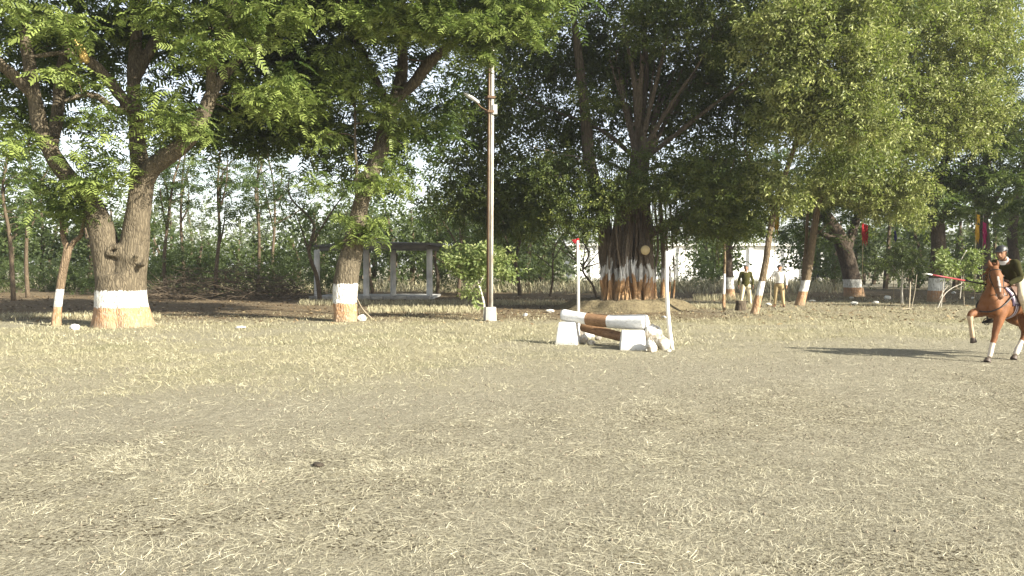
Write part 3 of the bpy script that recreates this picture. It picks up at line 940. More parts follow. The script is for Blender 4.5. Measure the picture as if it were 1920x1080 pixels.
def banyan():
    T = Tree(107); D = 32.0
    b = P(1190, 540, D); b.z = MOUND_Z - .05
    def z_up(px, D_, z):
        p = P(px, 500, D_); return [p.x, p.y, z]
    # core stems
    T.limb([[*z_up(1180, 32.2, .4), .72], [*z_up(1183, 32.2, 1.6), .60], [*z_up(1187, 32.2, 3.0), .52], [*z_up(1192, 32, 4.6), .46], [*z_up(1200, 32, 6.2), .38]], 22, 6, 0, flutes(.22, 8, .3, .4, 4), True)
    T.limb([[*z_up(1143, 32.2, .4), .36], [*z_up(1140, 32.2, 1.4), .30], [*z_up(1136, 32.2, 2.6), .30], [*z_up(1126, 32.3, 4.2), .28], [*z_up(1106, 32.5, 5.8), .26], [*z_up(1096, 32.6, 8), .22], [*z_up(1082, 32.6, 10.5), .17], [*z_up(1068, 32.6, 13), .08]], 16, 6, 0, flutes(.15, 6, 1, .4, 3))
    T.limb([[*z_up(1214, 31.6, .4), .30], [*z_up(1214, 31.6, 1.6), .26], [*z_up(1212, 31.7, 3.2), .24], [*z_up(1206, 32, 5), .2]], 14)
    # fan of upright limbs
    for tops, r in (([(1196, 250), (1188, 150, -.5), (1172, 60, -.6), (1150, -80, -.6)], .19), ([(1204, 240, .4), (1212, 130, .8), (1204, 20, 1), (1200, -150, 1)], .20), ([(1208, 250, -.5), (1232, 150, -1.0), (1252, 60, -1.4), (1275, -60, -1.8)], .18),
                    ([(1215, 270, -.6), (1262, 190, -1.6), (1310, 120, -2.4), (1350, 40, -3.2)], .17), ([(1215, 295, -.2), (1270, 250, -.8), (1340, 195, -1.6), (1400, 150, -2.4), (1460, 90, -3)], .19), ([(1205, 260, .8), (1250, 160, 2), (1300, 60, 3), (1340, -60, 4)], .16),
                    ([(1190, 300, .5), (1150, 260, .8), (1100, 230, 1), (1020, 200, 1), (940, 150, 1)], .17), ([(1190, 330, -.5), (1130, 300, -1.5), (1060, 290, -2.5), (980, 270, -3.2)], .13), ([(1205, 320, -.4), (1260, 310, -1.5), (1330, 300, -3), (1400, 300, -4.4)], .15)):
        T.limb(L3([(1196, 335)] + tops, D, [r * .8] + list(np.linspace(r * .66, r * .22, len(tops)))), 9)
    # two heavy low limbs, one with a sawn end
    T.limb(L3([(1212, 440), (1245, 425, -.4), (1290, 400, -1), (1340, 372, -1.6), (1390, 350, -2)], D, (.20, .19, .16, .12, .06)), 10)
    # smaller upright shoots
    rng = T.rng
    for i in range(20):
        x = rng.uniform(1130, 1330); x0 = 1198 + (x - 1198) * .12
        dd = rng.uniform(-2, 2.5)
        T.limb(L3([(x0, 300), (x0 * .55 + x * .45, 200, dd * .4), (x * .9 + x0 * .1, 110, dd * .8), (x, rng.uniform(-40, 60), dd)], D, (.06, .055, .045, .02)), 6)
    main = clumps(rng, [
        (1060, -60, 32, 3.6, 4, 2.4, 46), (1200, -80, 32, 3.6, 4.5, 2.6, 52), (1340, -40, 31, 3.6, 4, 2.4, 46), (1130, -260, 32, 5, 5, 2.6, 20), (1330, -260, 32, 5, 5, 2.6, 20), (950, 0, 32, 2.4, 3.2, 2.2, 26),
        (960, 130, 34, 2.6, 2.6, 2.0, 40), (1020, 240, 34.5, 2.6, 2.4, 1.7, 36), (900, 250, 34.5, 2.0, 2.2, 1.7, 28), (1110, 120, 34.5, 2.2, 2.2, 2.0, 26), (1150, 230, 35, 2.2, 1.6, 1.6, 18), (870, 350, 34, 1.6, 2.0, 1.3, 24), (950, 380, 33.5, 1.7, 2.0, 1.0, 24), (1010, 340, 33, 1.5, 1.6, .9, 18),
        (1330, 120, 33, 2.6, 2.4, 2, 28), (1330, 230, 33, 2.4, 2.2, 1.4, 24), (1420, 200, 33, 2.0, 2.4, 2.0, 28), (1330, 150, 34.5, 1.8, 1.2, 1.6, 18), (1250, 20, 30, 1.6, 1.2, 1.0, 16), (1180, 130, 34.5, 2.0, 1.4, 1.8, 20), (1060, 60, 35, 2.4, 2, 2, 24), (1250, 160, 34.8, 2.0, 1.4, 1.6, 18)])
    skirt = clumps(rng, [
        (1050, 350, 30.2, 1.4, 1.2, .8, 28), (1090, 390, 29.8, 1.1, 1.0, .7, 22), (1140, 370, 29.5, 1.2, 1.0, .7, 26), (1190, 350, 29.4, 1.3, 1.0, .6, 26), (1250, 340, 29.3, 1.3, 1.2, .8, 30), (1310, 350, 29.2, 1.3, 1.2, .9, 30), (1370, 330, 29, 1.4, 1.3, 1.0, 32),
        (1320, 300, 29, 1.2, 1.1, .6, 20), (1400, 400, 29.5, 1.1, 1.1, .8, 22), (1340, 405, 30, .9, 1.0, .5, 14), (1060, 310, 30.5, 1.0, 1.0, .5, 12), (1110, 190, 31, 1.0, 1.0, .4, 12), (1160, 290, 30, .9, .9, .4, 9), (1100, 420, 29.6, .6, .6, .4, 10),
        (1230, 50, 29.5, 1.3, 1, .9, 16), (1330, 70, 29, 1.6, 1.2, 1.0, 22), (1420, 60, 28.8, 1.5, 1.4, 1.1, 24), (1290, 400, 29.6, .9, .8, .5, 12), (1330, 425, 30.4, .9, .9, .4, 12), (1270, 430, 31, .7, .7, .35, 8), (1380, 430, 30.4, .7, .7, .35, 8), (1030, 400, 31, 1.0, .9, .5, 12), (960, 430, 33, 1.2, 1.2, .45, 12), (1240, 300, 29.6, .9, .8, .4, 8)])
    T.grow(np.vstack([main, skirt]), rmax=.06)
    T.sprigs(main, 25, .55, 1.42, tone=.24)
    T.sprigs(skirt, 15, .32, 1.0, tone=.42)  # inner leaves toned darker than the skirt: crown shade put into colour
    root = T.finish('banyan_tree', 'massive banyan with a curtain of painted aerial roots on the earth mound', b,
                    mat_bark('bark_banyan', (0.075, 0.060, 0.045), (0.25, 0.20, 0.145), (.70, 1.25), (9, 9, .8), (0.40, 0.22, 0.11), wob=.2), M['ficus'], voxel=.07, rough=.03)
    # aerial roots grown down to the mound, each one a pillar of its own
    rootmats = [mat_bark('bark_roots_%d' % i, (0.10, 0.078, 0.056), (0.32, 0.255, 0.185), (.72 + .10 * i, 1.25 + .14 * i), (12, 12, .7), (0.46, 0.27, 0.13), wob=.22, worn=.28) for i in range(4)]
    for i in range(30):
        u = i / 29
        px = 1130 + u * 96 + rng.normal(0, 1.5)
        dd = 31.75 - .85 * math.sin(u * 3.1) + rng.normal(0, .28)
        top = 4.3 + rng.uniform(-.6, 1.2)
        a = z_up(px, dd, .28); m1 = z_up(px + rng.normal(0, 5), dd + .1 + rng.normal(0, .12), rng.uniform(1.0, 1.6)); m2 = z_up(1180 + (px - 1180) * .78 + rng.normal(0, 5), dd + .35, rng.uniform(2.2, 3.0)); e = z_up(1190 + (px - 1190) * .5, 32, top)
        r = .03 + .11 * rng.random() ** 1.6 * (1.4 if i in (9, 1, 17) else 1)
        mb = MB()
        s = spline([[*a, r * 1.9], [*z_up(px + rng.normal(0, 1.5), dd, .75), r * 1.15], [*m1, r], [*m2, r * .9], [*e, r * .6]], 5)
        tube(mb, s[:, :3], s[:, 3], 8, rfun=flutes(.12, 3, i, .4, 3))
        for g in range(2):          # forked foot
            f = z_up(px + rng.normal(0, 5), dd - .1, .28)
            tube(mb, spline([[*m1, r * .5], [*(np.array(a) * .4 + np.array(f) * .6 + np.array([0, 0, .35])), r * .45], [*f, r * .6]], 4)[:, :3], np.linspace(r * .4, r * .6, 9), 6)
        mb.build('aerial_root', rootmats[i % 4], root, b)
    for px, dd, r, bend in ((1243, 32.4, .095, 1), (1232, 32.0, .05, -4), (1252, 31.2, .035, 5), (1159, 30.7, .038, 6), (1262, 33.2, .04, 3)):
        mb = MB()
        s = spline([[*z_up(px, dd, .1 if px > 1230 else .28), r * 1.3], [*z_up(px + bend, dd, 1.3), r], [*z_up(px - bend * .4, dd, 2.6), r * .95], [*z_up(px - 6, dd, 4.4), r * .8]], 5)
        tube(mb, s[:, :3], s[:, 3], 8)
        mb.build('aerial_root', rootmats[0], root, b)
    # thin roots still hanging in the air
    mb = MB()
    for i in range(230):
        px = rng.choice([rng.normal(1190, 22), rng.uniform(1230, 1360), rng.normal(1130, 25)], p=[.5, .38, .12])
        dd = rng.uniform(30.6, 32.6); zt = rng.uniform(3.2, 6.0); zb = zt - rng.uniform(.5, 2.4)
        if abs(px - 1190) < 50: zb = max(zb - 1, 1.2)
        t0 = np.array(z_up(px, dd, zt)); t1 = np.array(z_up(px + rng.normal(0, 2), dd, (zt + zb) / 2)); t2 = np.array(z_up(px + rng.normal(0, 3), dd, zb))
        tube(mb, [t0, t1, t2], [.016, .013, .006], 4)
    tag(mb.build('hanging_roots', M['twig'], root, b), None, None, None, 'stuff')
    # sawn-off limb with its pale round cut facing the field
    mb = MB()
    c = P(1210, 469, 30.75); d = Vector((.15, -1, -.05)).normalized()
    tube(mb, [c - d * 1.3 + Vector((0, 0, .2)), c - d * .6, c], [.22, .205, .20], 18)
    st = mb.build('sawn_limb', mat_bark('bark_sawn', (0.08, 0.06, 0.042), (0.24, 0.185, 0.125)), root, b)
    mb = MB()
    tube(mb, [c - d * .01, c + d * .012], [.185, .182], 24)
    k = NT('cut_wood'); v = k.co()
    w = k.n('ShaderNodeTexWave', wave_type='RINGS', rings_direction='SPHERICAL'); w.inputs['Scale'].default_value = 9; w.inputs['Distortion'].default_value = 2; k.l(v, w.inputs['Vector'])
    k.base(k.ramp(w.outputs['Fac'], [(0, (.42, .33, .17)), (1, (.55, .45, .26))]), .8)
    cut = mb.mesh('cut_face', c)
    o = obj('cut_face', cut, k.m, st); o.location = c - b
    return root


banyan()


# ------------------------------------------------------------------ the leaning trees on the right with the bright crown
def leaning(seed, base, D, path, rad, name, label, paint, main, skirt, extra=(), n=12, tone=.5, voxel=.045, per=(24, 16), leaf='ficus', bark=((0.09, 0.065, 0.040), (0.28, 0.21, 0.13))):
    T = Tree(seed)
    T.limb(L3(path, D, rad), n)
    for pth, r in extra:
        T.limb(L3(pth, D, r), 8)
    tg = clumps(T.rng, main)
    sk = clumps(T.rng, skirt) if skirt else None
    T.grow(tg if sk is None else np.vstack([tg, sk]), rmax=.06)
    if leaf == 'frond':
        T.fronds(tg, per[0], .6, 1.15, FRONDS_LO, tone=tone)
        if sk is not None: T.fronds(sk, per[1], .35, .9, FRONDS_LO, tone=tone + .1)
    else:
        T.sprigs(tg, per[0], .55, 1.42, tone=tone - .2)
        if sk is not None: T.sprigs(sk, per[1], .31, 1.22, tone=tone + .16)  # lit skirt and shaded inner crown told apart by painted leaf tone
    return T.finish(name, label, base, mat_bark('bark_' + str(seed), *bark, paint, wob=.02), M[leaf], voxel=voxel, rough=.006, twig=M['paletwig'] if leaf == 'sunlitleaf' else None)


leaning(121, G(1414, 590), 28.6, [(1413, 594), (1418, 575), (1427, 535), (1436, 490), (1443, 440), (1452, 395), (1468, 340, -.2), (1495, 260, -.5), (1530, 160, -.8), (1560, 40, -1), (1580, -120, -1)], (.16, .14, .125, .12, .11, .105, .10, .09, .08, .06, .03),
        'leaning_tree', 'pale slim trunk leaning right with painted foot beside the sawn stump', (.68, 1.18),
        [(1480, -60, 28, 3.0, 3.4, 2.0, 40), (1620, -40, 28, 3.0, 3.4, 2.0, 40), (1540, -250, 28.5, 4.4, 4.4, 2.4, 20), (1500, 150, 29.5, 2.0, 2.0, 1.8, 26), (1590, 270, 30, 1.8, 1.8, 1.2, 20)],
        [(1450, 60, 26.4, 1.5, 1.3, 1.0, 32), (1540, 80, 26, 1.4, 1.3, 1.0, 32), (1620, 90, 26, 1.4, 1.3, 1.0, 30), (1490, 150, 26.4, 1.3, 1.1, .8, 28), (1600, 180, 26.2, 1.2, 1.1, .7, 26), (1560, 230, 26.6, 1.1, 1.0, .6, 22), (1640, 230, 26.6, 1.1, 1.0, .6, 20), (1460, 230, 27.2, 1.0, 1, .7, 16), (1500, 20, 26.4, 1.3, 1.2, .9, 24), (1600, 20, 26.2, 1.4, 1.2, .9, 24), (1440, 340, 28, .7, .7, .6, 12), (1475, 380, 28.3, .5, .5, .5, 8)],
        [([(1452, 400), (1430, 350, .5), (1400, 290, .8), (1380, 220, 1)], (.05, .05, .04, .015)), ([(1500, 250, -.5), (1580, 200, -1.2), (1650, 160, -1.8)], (.06, .05, .02))], tone=.56, leaf='sunlitleaf')

ROW = leaning(122, G(1500, 571), 35.2, [(1498, 575), (1504, 555), (1514, 515), (1521, 470), (1528, 420), (1540, 360, -.2), (1570, 280, -.6), (1620, 180, -1), (1680, 70, -1.4), (1720, -60, -1.6)], (.23, .20, .175, .165, .155, .14, .13, .11, .08, .04),
        'leaning_tree', 'brown twin-stemmed trunk leaning right with painted foot right of the man in white shirt', (.62, 1.10),
        [(1640, -40, 35, 3.2, 3.6, 2.2, 34), (1780, 0, 34.5, 3.2, 3.6, 2.4, 42), (1720, -240, 35, 5, 5, 2.6, 20), (1640, 280, 36.5, 2.2, 2.0, 1.6, 26), (1560, 340, 36.5, 1.8, 1.8, 1.2, 20), (1740, 220, 36, 2.2, 2.2, 1.8, 28), (1700, 120, 36.5, 2.2, 1.6, 1.6, 20), (1810, 140, 36.5, 2.2, 1.6, 1.8, 22), (1850, 250, 36.5, 1.6, 1.4, 1.2, 12)],
        [(1700, 60, 31.8, 1.7, 1.4, 1.2, 34), (1790, 70, 31.6, 1.7, 1.4, 1.2, 34), (1860, 90, 32, 1.1, 1.2, 1.2, 22), (1700, 160, 31.8, 1.6, 1.3, 1.0, 32), (1790, 180, 31.8, 1.6, 1.3, 1.1, 34), (1850, 200, 32.4, .9, 1.0, 1.0, 16), (1720, 250, 32.2, 1.6, 1.2, .8, 28), (1810, 250, 32.4, 1.2, 1.1, .8, 20), (1640, 300, 32.6, 1.5, 1.2, .8, 26), (1690, 350, 33, 1.4, 1.2, .8, 26), (1595, 355, 33.4, 1.1, 1.2, .7, 20), (1660, 385, 34, 1.1, 1.0, .5, 14), (1560, 330, 33, 1.1, 1.1, .8, 18), (1710, 400, 35, .7, .7, .4, 8), (1850, 20, 32, 1.3, 1.2, 1.0, 18), (1740, -10, 31.6, 1.6, 1.2, .9, 20)],
        [([(1506, 550), (1508, 500, .25), (1512, 450, .35), (1514, 405, .4), (1520, 340, .5)], (.12, .10, .085, .08, .04)), ([(1532, 440, -.2), (1552, 420, -.5), (1570, 408, -.9)], (.04, .035, .015))], tone=.60, leaf='sunlitleaf')

#@@SPLIT
# copies of the last tree, added unseen past the right edge to cast shade
for ox, oy, lab in ((17.5, -4.0, 'first tree added past the right edge to cast shade'), (20.0, 4.5, 'second tree added past the right edge to cast shade'), (22.5, 14.0, 'third tree added past the right edge to cast shade')):
    r2 = ROW.copy(); COL.objects.link(r2); r2.location = ROW.location + Vector((ox, oy, 0)); r2['label'] = lab
    for ch in ROW.children:
        c2 = ch.copy(); COL.objects.link(c2); c2.parent = r2


# ------------------------------------------------------------------ trees further back on the right
DARKBARK = ((0.05, 0.04, 0.032), (0.17, 0.13, 0.095))
leaning(131, G(1600, 556), 45.5, [(1602, 560), (1600, 540), (1592, 500), (1580, 460), (1562, 425), (1540, 395, -.5), (1500, 360, -1), (1440, 330, -1.5)], (.62, .52, .46, .44, .38, .30, .2, .08), 'shade_tree',
        'broad dark trunk leaning left with painted foot behind the red pennant lance', (.52, .98),
        [(1480, 330, 45, 4, 3, 1.6, 30), (1600, 330, 46, 4, 3.5, 2, 34), (1680, 360, 46, 3, 3, 1.4, 20), (1560, 380, 45, 2.4, 2, 1.0, 14), (1500, 430, 45, 1.6, 1.4, .7, 8), (1600, 160, 46, 5, 5, 3, 24)], None,
        [([(1585, 480), (1600, 430, .3), (1618, 380, .6), (1640, 320, .8)], (.30, .26, .2, .1)), ([(1575, 455), (1545, 440, -.4), (1510, 425, -.8)], (.2, .16, .07))], 16, .4, .08, (22, 0), 'frond', DARKBARK)
leaning(132, G(1755, 566), 38.5, [(1755, 570), (1755, 550), (1757, 510), (1760, 460), (1757, 415), (1752, 375), (1765, 320, .3), (1790, 260, .6), (1810, 160, 1)], (.44, .38, .35, .33, .32, .28, .2, .15, .06), 'shade_tree',
        'dark straight trunk with striped painted foot behind the red tipped lance', (.55, 1.15),
        [(1810, 340, 38, 2.2, 2.4, 1.3, 16), (1870, 290, 38, 2.2, 2.6, 1.4, 18), (1880, 200, 38, 2.6, 2.6, 1.6, 18), (1930, 380, 38, 1.6, 2, 1.2, 14), (1750, 330, 39, 1.6, 1.6, .9, 10), (1900, 60, 39, 4, 4, 2.4, 18)],
        [(1790, 400, 36.8, .7, .7, .5, 8), (1760, 370, 36.8, .8, .8, .5, 7), (1900, 330, 36, 1.0, 1.0, .6, 10), (1900, 250, 36, 1.0, 1.0, .7, 9)],
        [([(1758, 420), (1785, 370, .2), (1808, 325, .4), (1830, 280, .6)], (.22, .2, .16, .07)), ([(1757, 440), (1740, 405, -.2), (1730, 385, -.3), (1700, 350, -.5)], (.13, .12, .09, .04))], 16, .5, .07, (22, 14), 'frond', DARKBARK)
leaning(133, P(1846, 533, 52) * Vector((1, 1, 0)) if False else Vector((P(1846, 533, 52).x, 52, 0)), 52, [(1846, 552), (1846, 500), (1843, 440), (1840, 380), (1848, 320), (1855, 250), (1850, 150)], (.5, .42, .38, .36, .3, .22, .1), 'shade_tree',
        'dark trunk standing behind the rider, hung with lance flags', None,
        [(1840, 220, 52, 4, 3, 2, 14), (1920, 260, 52, 4, 3, 2, 16), (1960, 380, 52, 3, 3, 2, 14), (1890, 420, 53, 2.2, 2, 1, 8)], None,
        [([(1842, 400), (1820, 360, .2), (1805, 320, .4)], (.14, .13, .06)), ([(1842, 420), (1880, 350, .3), (1920, 300, .5)], (.2, .17, .08))], 12, .38, .08, (20, 0), 'frond', DARKBARK)
leaning(134, Vector((P(1905, 535, 47).x, 47, 0)), 47, [(1905, 556), (1903, 500), (1898, 440), (1905, 380), (1920, 320), (1930, 240)], (.34, .3, .27, .25, .2, .08), 'shade_tree', 'dark trunk at the right edge behind the rider', None,
        [(1960, 260, 47, 4, 3, 2.4, 18), (1930, 420, 46.5, 1.6, 1.6, .9, 8), (1960, 140, 47, 4, 4, 2.4, 14)], None, (), 12, .42, .08, (20, 0), 'frond', DARKBARK)
leaning(135, Vector((P(1368, 541, 41.5).x, 41.5, 0)), 41.5, [(1369, 563), (1368, 540), (1366, 500), (1364, 460), (1360, 400), (1350, 330), (1340, 250)], (.30, .25, .22, .20, .17, .12, .05), 'shade_tree', 'painted trunk in the shade left of the man in the green sweater', (.55, 1.15),
        [(1360, 380, 41, 1.8, 1.6, 1.0, 14), (1400, 420, 41.5, 1.2, 1.2, .5, 7), (1330, 330, 42, 2, 2, 1.4, 14), (1390, 330, 41, 2, 2, 1.2, 14)], None, [([(1366, 480), (1380, 455), (1395, 430)], (.06, .05, .02))], 10, .35, .06, (22, 0), 'ficus', DARKBARK)
leaning(136, G(1357, 580), 31.6, [(1357, 583), (1357, 560), (1358, 520), (1359, 480), (1356, 440), (1350, 390)], (.075, .062, .055, .05, .045, .02), 'young_tree', 'thin painted sapling stem just left of the sawn stump', (.62, 1.42),
        [(1352, 410, 31.5, .8, .8, .5, 8), (1345, 380, 31.5, .8, .8, .5, 8)], None, (), 8, .5, None, (12, 0), 'ficus')


# ------------------------------------------------------------------ saplings and shrubs
def sapling(seed, base, D, stems, tg, name, label, per, spread, scale, leaf, tpl, tone, bark, kind='sprig', cat='shrub', paint=None):
    T = Tree(seed)
    for pth, r in stems:
        T.limb(L3(pth, D, r), 7)
    t = clumps(T.rng, tg)
    T.grow(t, rmax=.02)
    T.sprigs(t, per, spread, scale, tpl, tone)
    return T.finish(name, label, base, mat_bark('bark_' + str(seed), *bark, paint, bump=.3), M[leaf], cat)


WHITISH = ((0.42, 0.38, 0.31), (0.66, 0.62, 0.54))
sapling(141, G(907, 597), 26.2, [([(908, 600), (907, 570), (901, 545), (896, 530), (890, 505), (880, 480)], (.05, .042, .036, .03, .025, .01)), ([(898, 535), (915, 500), (930, 475)], (.02, .016, .007))],
        [(868, 480, 26, .45, .4, .25, 10), (895, 475, 26.1, .5, .45, .3, 10), (930, 480, 26.5, .5, .45, .35, 9), (872, 510, 26, .4, .4, .2, 7), (950, 505, 26.7, .35, .35, .2, 5), (900, 500, 26, .45, .35, .2, 7), (884, 550, 26, .12, .12, .25, 3)],
        'leafy_shrub', 'bright leafy shrub on a whitish stem at the foot of the lamp post', 7, .17, .95, 'paleleaf', SPRIGS_BIG, .62, WHITISH)
sapling(142, G(1690, 569), 37, [([(1691, 571), (1691, 545), (1692, 520), (1690, 490)], (.055, .045, .04, .02)), ([(1694, 571), (1692, 545), (1693, 525)], (.02, .018, .012)), ([(1692, 522), (1670, 495), (1655, 485)], (.025, .02, .008)), ([(1692, 520), (1710, 495), (1722, 480)], (.025, .02, .008))],
        [(1690, 485, 37, .95, .9, .4, 26), (1660, 495, 37, .6, .6, .25, 10), (1715, 490, 37, .6, .6, .25, 10), (1690, 468, 37, .7, .7, .25, 12), (1680, 508, 37, .5, .5, .15, 5)],
        'round_tree', 'small round-headed tree on a thin pale stem between red and blue flags', 7, .22, .85, 'bushleaf', SPRIGS, .62, WHITISH, cat='tree')
sapling(143, G(1762, 578), 33.5, [([(1757, 580), (1768, 556), (1782, 542), (1803, 532)], (.028, .024, .02, .012)), ([(1762, 560), (1770, 545), (1778, 536)], (.018, .015, .01)), ([(1800, 560), (1803, 520), (1800, 495), (1806, 480), (1812, 470)], (.02, .02, .018, .014, .01)), ([(1764, 580), (1768, 540), (1770, 500)], (.02, .018, .01))],
        [(1770, 490, 33.4, .32, .3, .3, 9), (1812, 495, 33.6, .35, .3, .35, 10), (1826, 530, 33.6, .3, .3, .15, 5), (1780, 510, 33.4, .3, .3, .15, 4), (1825, 475, 33.8, .3, .3, .2, 5), (1768, 475, 33.4, .2, .2, .12, 3)],
        'leafy_shrub', 'young shrub with big round pale leaves just left of the rider', 6, .14, .95, 'paleleaf', SPRIGS_BIG, .62, WHITISH)


# ------------------------------------------------------------------ bare and thin trees behind, left and centre
def thin_tree(seed, px, D, h, lean, label, name='thin_tree', forks=3, per=10, nt=26, rad=.09, cr=(1.6, 1.6, 1.6), zc=.72, leaf='bushleaf', scale=.9, tpl=None, tone=.4, group='thin trees behind the field'):
    T = Tree(seed); rng = T.rng
    b = Vector(((px - 960) / FPX * D, D, 0))
    top = Vector((b.x + lean, D, h))
    pts = [[*(b.lerp(top, s) + Vector((rng.normal(0, .34) * s, rng.normal(0, .3) * s, 0))), rad * (1.25 - s)] for s in (0, .18, .38, .6, .8, 1)]
    pts[0][2] = -.1
    T.limb(pts, 7)
    for i in range(forks):
        s = rng.uniform(.3, .6); a = np.array(spline(pts, 8)[int(s * 40)][:3])
        e = a + np.array([rng.normal(0, 1.3), rng.normal(0, 1.0), rng.uniform(1.2, h * .5)])
        m = (a + e) / 2 + rng.normal(0, .15, 3)
        T.limb([[*a, rad * .6], [*m, rad * .45], [*e, rad * .15]], 6)
    tg = ellipsoid_points(rng, (top.x, top.y, h * zc), *cr, nt)
    T.grow(tg, rmax=.03)
    if tpl is FRONDS_LO:
        T.fronds(tg, per, .4, scale, tpl, tone)
    else:
        T.sprigs(tg, per, .4, scale, tpl, tone)
    return T.finish(name, label, b, M['twig'], M[leaf], 'tree', group)


THIN = [(25, 40, 9.0, -.3, 'thin dark tree at the far left edge of the picture', 2), (52, 44, 10, .4, 'thin dark tree second from the left edge', 2), (312, 47, 11.0, .2, 'thin straight tree just right of the huge trunk', 2), (403, 44, 9.5, .8, 'forked thin tree standing behind the brush pile', 4),
        (345, 52, 12, -.2, 'thin tree between the huge trunk and the forked one', 2), (482, 50, 11, .3, 'thin tree left of the shelter roof', 3), (515, 58, 12.5, -.5, 'faint thin tree far behind left of the shelter', 3), (600, 40.5, 6.5, -1.0, 'thin leaning tree at the left corner of the shelter', 2),
        (700, 50, 6, -.8, 'thin dark leaning stem behind the shelter floor', 2), (820, 48, 6, .4, 'dark tree behind the right shelter column', 3), (858, 45, 6, .3, 'dark tree right of the shelter', 3), (975, 47, 5.5, -.6, 'small crooked tree right of the lamp post', 3), (1030, 46, 5.0, .7, 'pale forked sapling left of the red flag stake', 3), (1120, 42, 4, -1.2, 'bare low bush with arching branches left of the banyan', 5)]
for i, (px, D, h, ln, lab, fk) in enumerate(THIN):
    bare = px in (1030, 1120)
    thin_tree(300 + i, px, D, h, ln, lab, forks=fk, per=8 if not bare else 3, nt=(46 if h > 8.5 else 30) if not bare else 12, rad=.10 if not bare else .06, cr=(2.2 if h > 8.5 else 1.9, 1.9, h * (.32 if h > 8.5 else .27)), zc=.66 if h > 8.5 else .72, leaf='frond' if h > 8.5 or i % 3 == 0 else 'bushleaf', tpl=FRONDS_LO if h > 8.5 or i % 3 == 0 else SPRIGS_BIG, tone=.26, scale=.95)


def mass(name, label, specs, leafmat, tpl, per, spread, tone, seed, trunks=True):
    """a far wood that reads as one mass"""
    rng = np.random.default_rng(seed); lf = MB()
    for cx, cy, h, r, n in specs:
        tg = ellipsoid_points(rng, (cx, cy, h * .52), r, r * .8, h * .5, n, .5)
        tg = tg[tg[:, 2] > .1]
        N = len(tg) * per
        pos = np.repeat(tg, per, axis=0) + rng.normal(0, spread, (N, 3))
        pos[:, 2] = np.maximum(pos[:, 2], .1)
        place(lf, tpl, pos, rng.random(N) * 6.28, rng.normal(-.1, .5, N), rng.normal(0, .6, N), rng.uniform(.7, 1.3, N), rng, tone=np.repeat(rng.normal(tone, .16, len(tg)), per) + rng.normal(0, .08, N))
        if trunks and h > 4:
            tube(lf, [(cx, cy, -.1), (cx + .2, cy, h * .4), (cx + rng.normal(0, .5), cy, h * .8)], [.22, .16, .06], 6, 1)
    return tag(lf.build(name, [leafmat, M['twig']], None, None, False, True), label, None, None, 'stuff')


rngb = np.random.default_rng(77)
spec = []
for i in range(62):                                   # bushes and trees beyond the first row, left to right
    px = -250 + i * 38 + rngb.normal(0, 14); D = rngb.uniform(72, 118)
    if 1060 < px < 1560: continue
    h = rngb.uniform(4.0, 7.5) if rngb.random() < .75 else rngb.uniform(8, 11)
    if 250 < px < 620: h = rngb.uniform(8.5, 12.5)
    spec.append(((px - 960) / FPX * D, D, h, rngb.uniform(2.4, 4.2), int(30 * h / 6)))
for i in range(16):
    px = 1560 + i * 45 + rngb.normal(0, 12); D = rngb.uniform(66, 100)
    spec.append(((px - 960) / FPX * D, D, rngb.uniform(5, 9), rngb.uniform(3, 4.2), 46))
for i in range(26):                                   # taller trees closing the horizon, behind the white building too
    px = 860 + i * 34 + rngb.normal(0, 10); D = rngb.uniform(112, 135)
    spec.append(((px - 960) / FPX * D, D, rngb.uniform(8, 12), rngb.uniform(3.6, 5), 44))
for i in range(8):
    px = 950 + i * 15 + rngb.normal(0, 6); D = rngb.uniform(60, 80)
    spec.append(((px - 960) / FPX * D, D, rngb.uniform(3, 5), 2.2, 20))
mass('far_woodland', 'green wood far behind the field', spec, M['hazeleaf'], SPRIGS_FAR, 4, .7, .5, 5)
spec = []
for i in range(46):                                   # belt of trees behind the first row, its shade put into dark leaf tone
    px = -220 + i * 29 + rngb.normal(0, 9); D = rngb.uniform(56, 68)
    if 1060 < px < 1100: continue
    h = rngb.uniform(6.0, 9.5) if not 285 < px < 565 else rngb.uniform(3.2, 5.0)
    spec.append(((px - 960) / FPX * D, D, h, rngb.uniform(2.0, 3.0), int(26 * h / 6)))
for px, D, h in ((1345, 70, 4.6), (1215, 72, 6), (1330, 75, 6.5), (1525, 66, 6), (1560, 62, 7), (1600, 64, 8), (1660, 62, 8), (1720, 64, 7.5), (1790, 62, 8), (1860, 60, 8), (1930, 62, 8)):
    spec.append(((px - 960) / FPX * D, D, h, 2.2, 64 if px in (1345, 1215, 1330, 1525) else 30))
mass('tree_belt', 'dark belt of trees close behind the front row', spec, M['bushleaf'], SPRIGS_FAR, 5, .55, .14, 8)
spec = []
for i in range(30):                                   # undergrowth close behind the trees, shade put into dark leaf tone
    px = -150 + i * 33 + rngb.normal(0, 12); D = rngb.uniform(46, 58)
    if 640 < px < 820: continue
    spec.append(((px - 960) / FPX * D, D, rngb.uniform(1.5, 3.2), rngb.uniform(1.2, 2.0), 13))
for px, D, h in ((840, 50, 4), (880, 52, 4.5), (920, 54, 4), (760, 58, 4.5), (1000, 56, 3), (1150, 60, 2.4), (1300, 58, 2.2), (1580, 60, 3), (1700, 58, 3.5), (1820, 56, 3.6), (1900, 54, 3.4)):
    spec.append(((px - 960) / FPX * D, D, h, 2.0, 20))
mass('undergrowth', 'dark shrubs crowding behind the row of trees', spec, M['bushleaf'], SPRIGS_BIG, 13, .42, .14, 6, False)


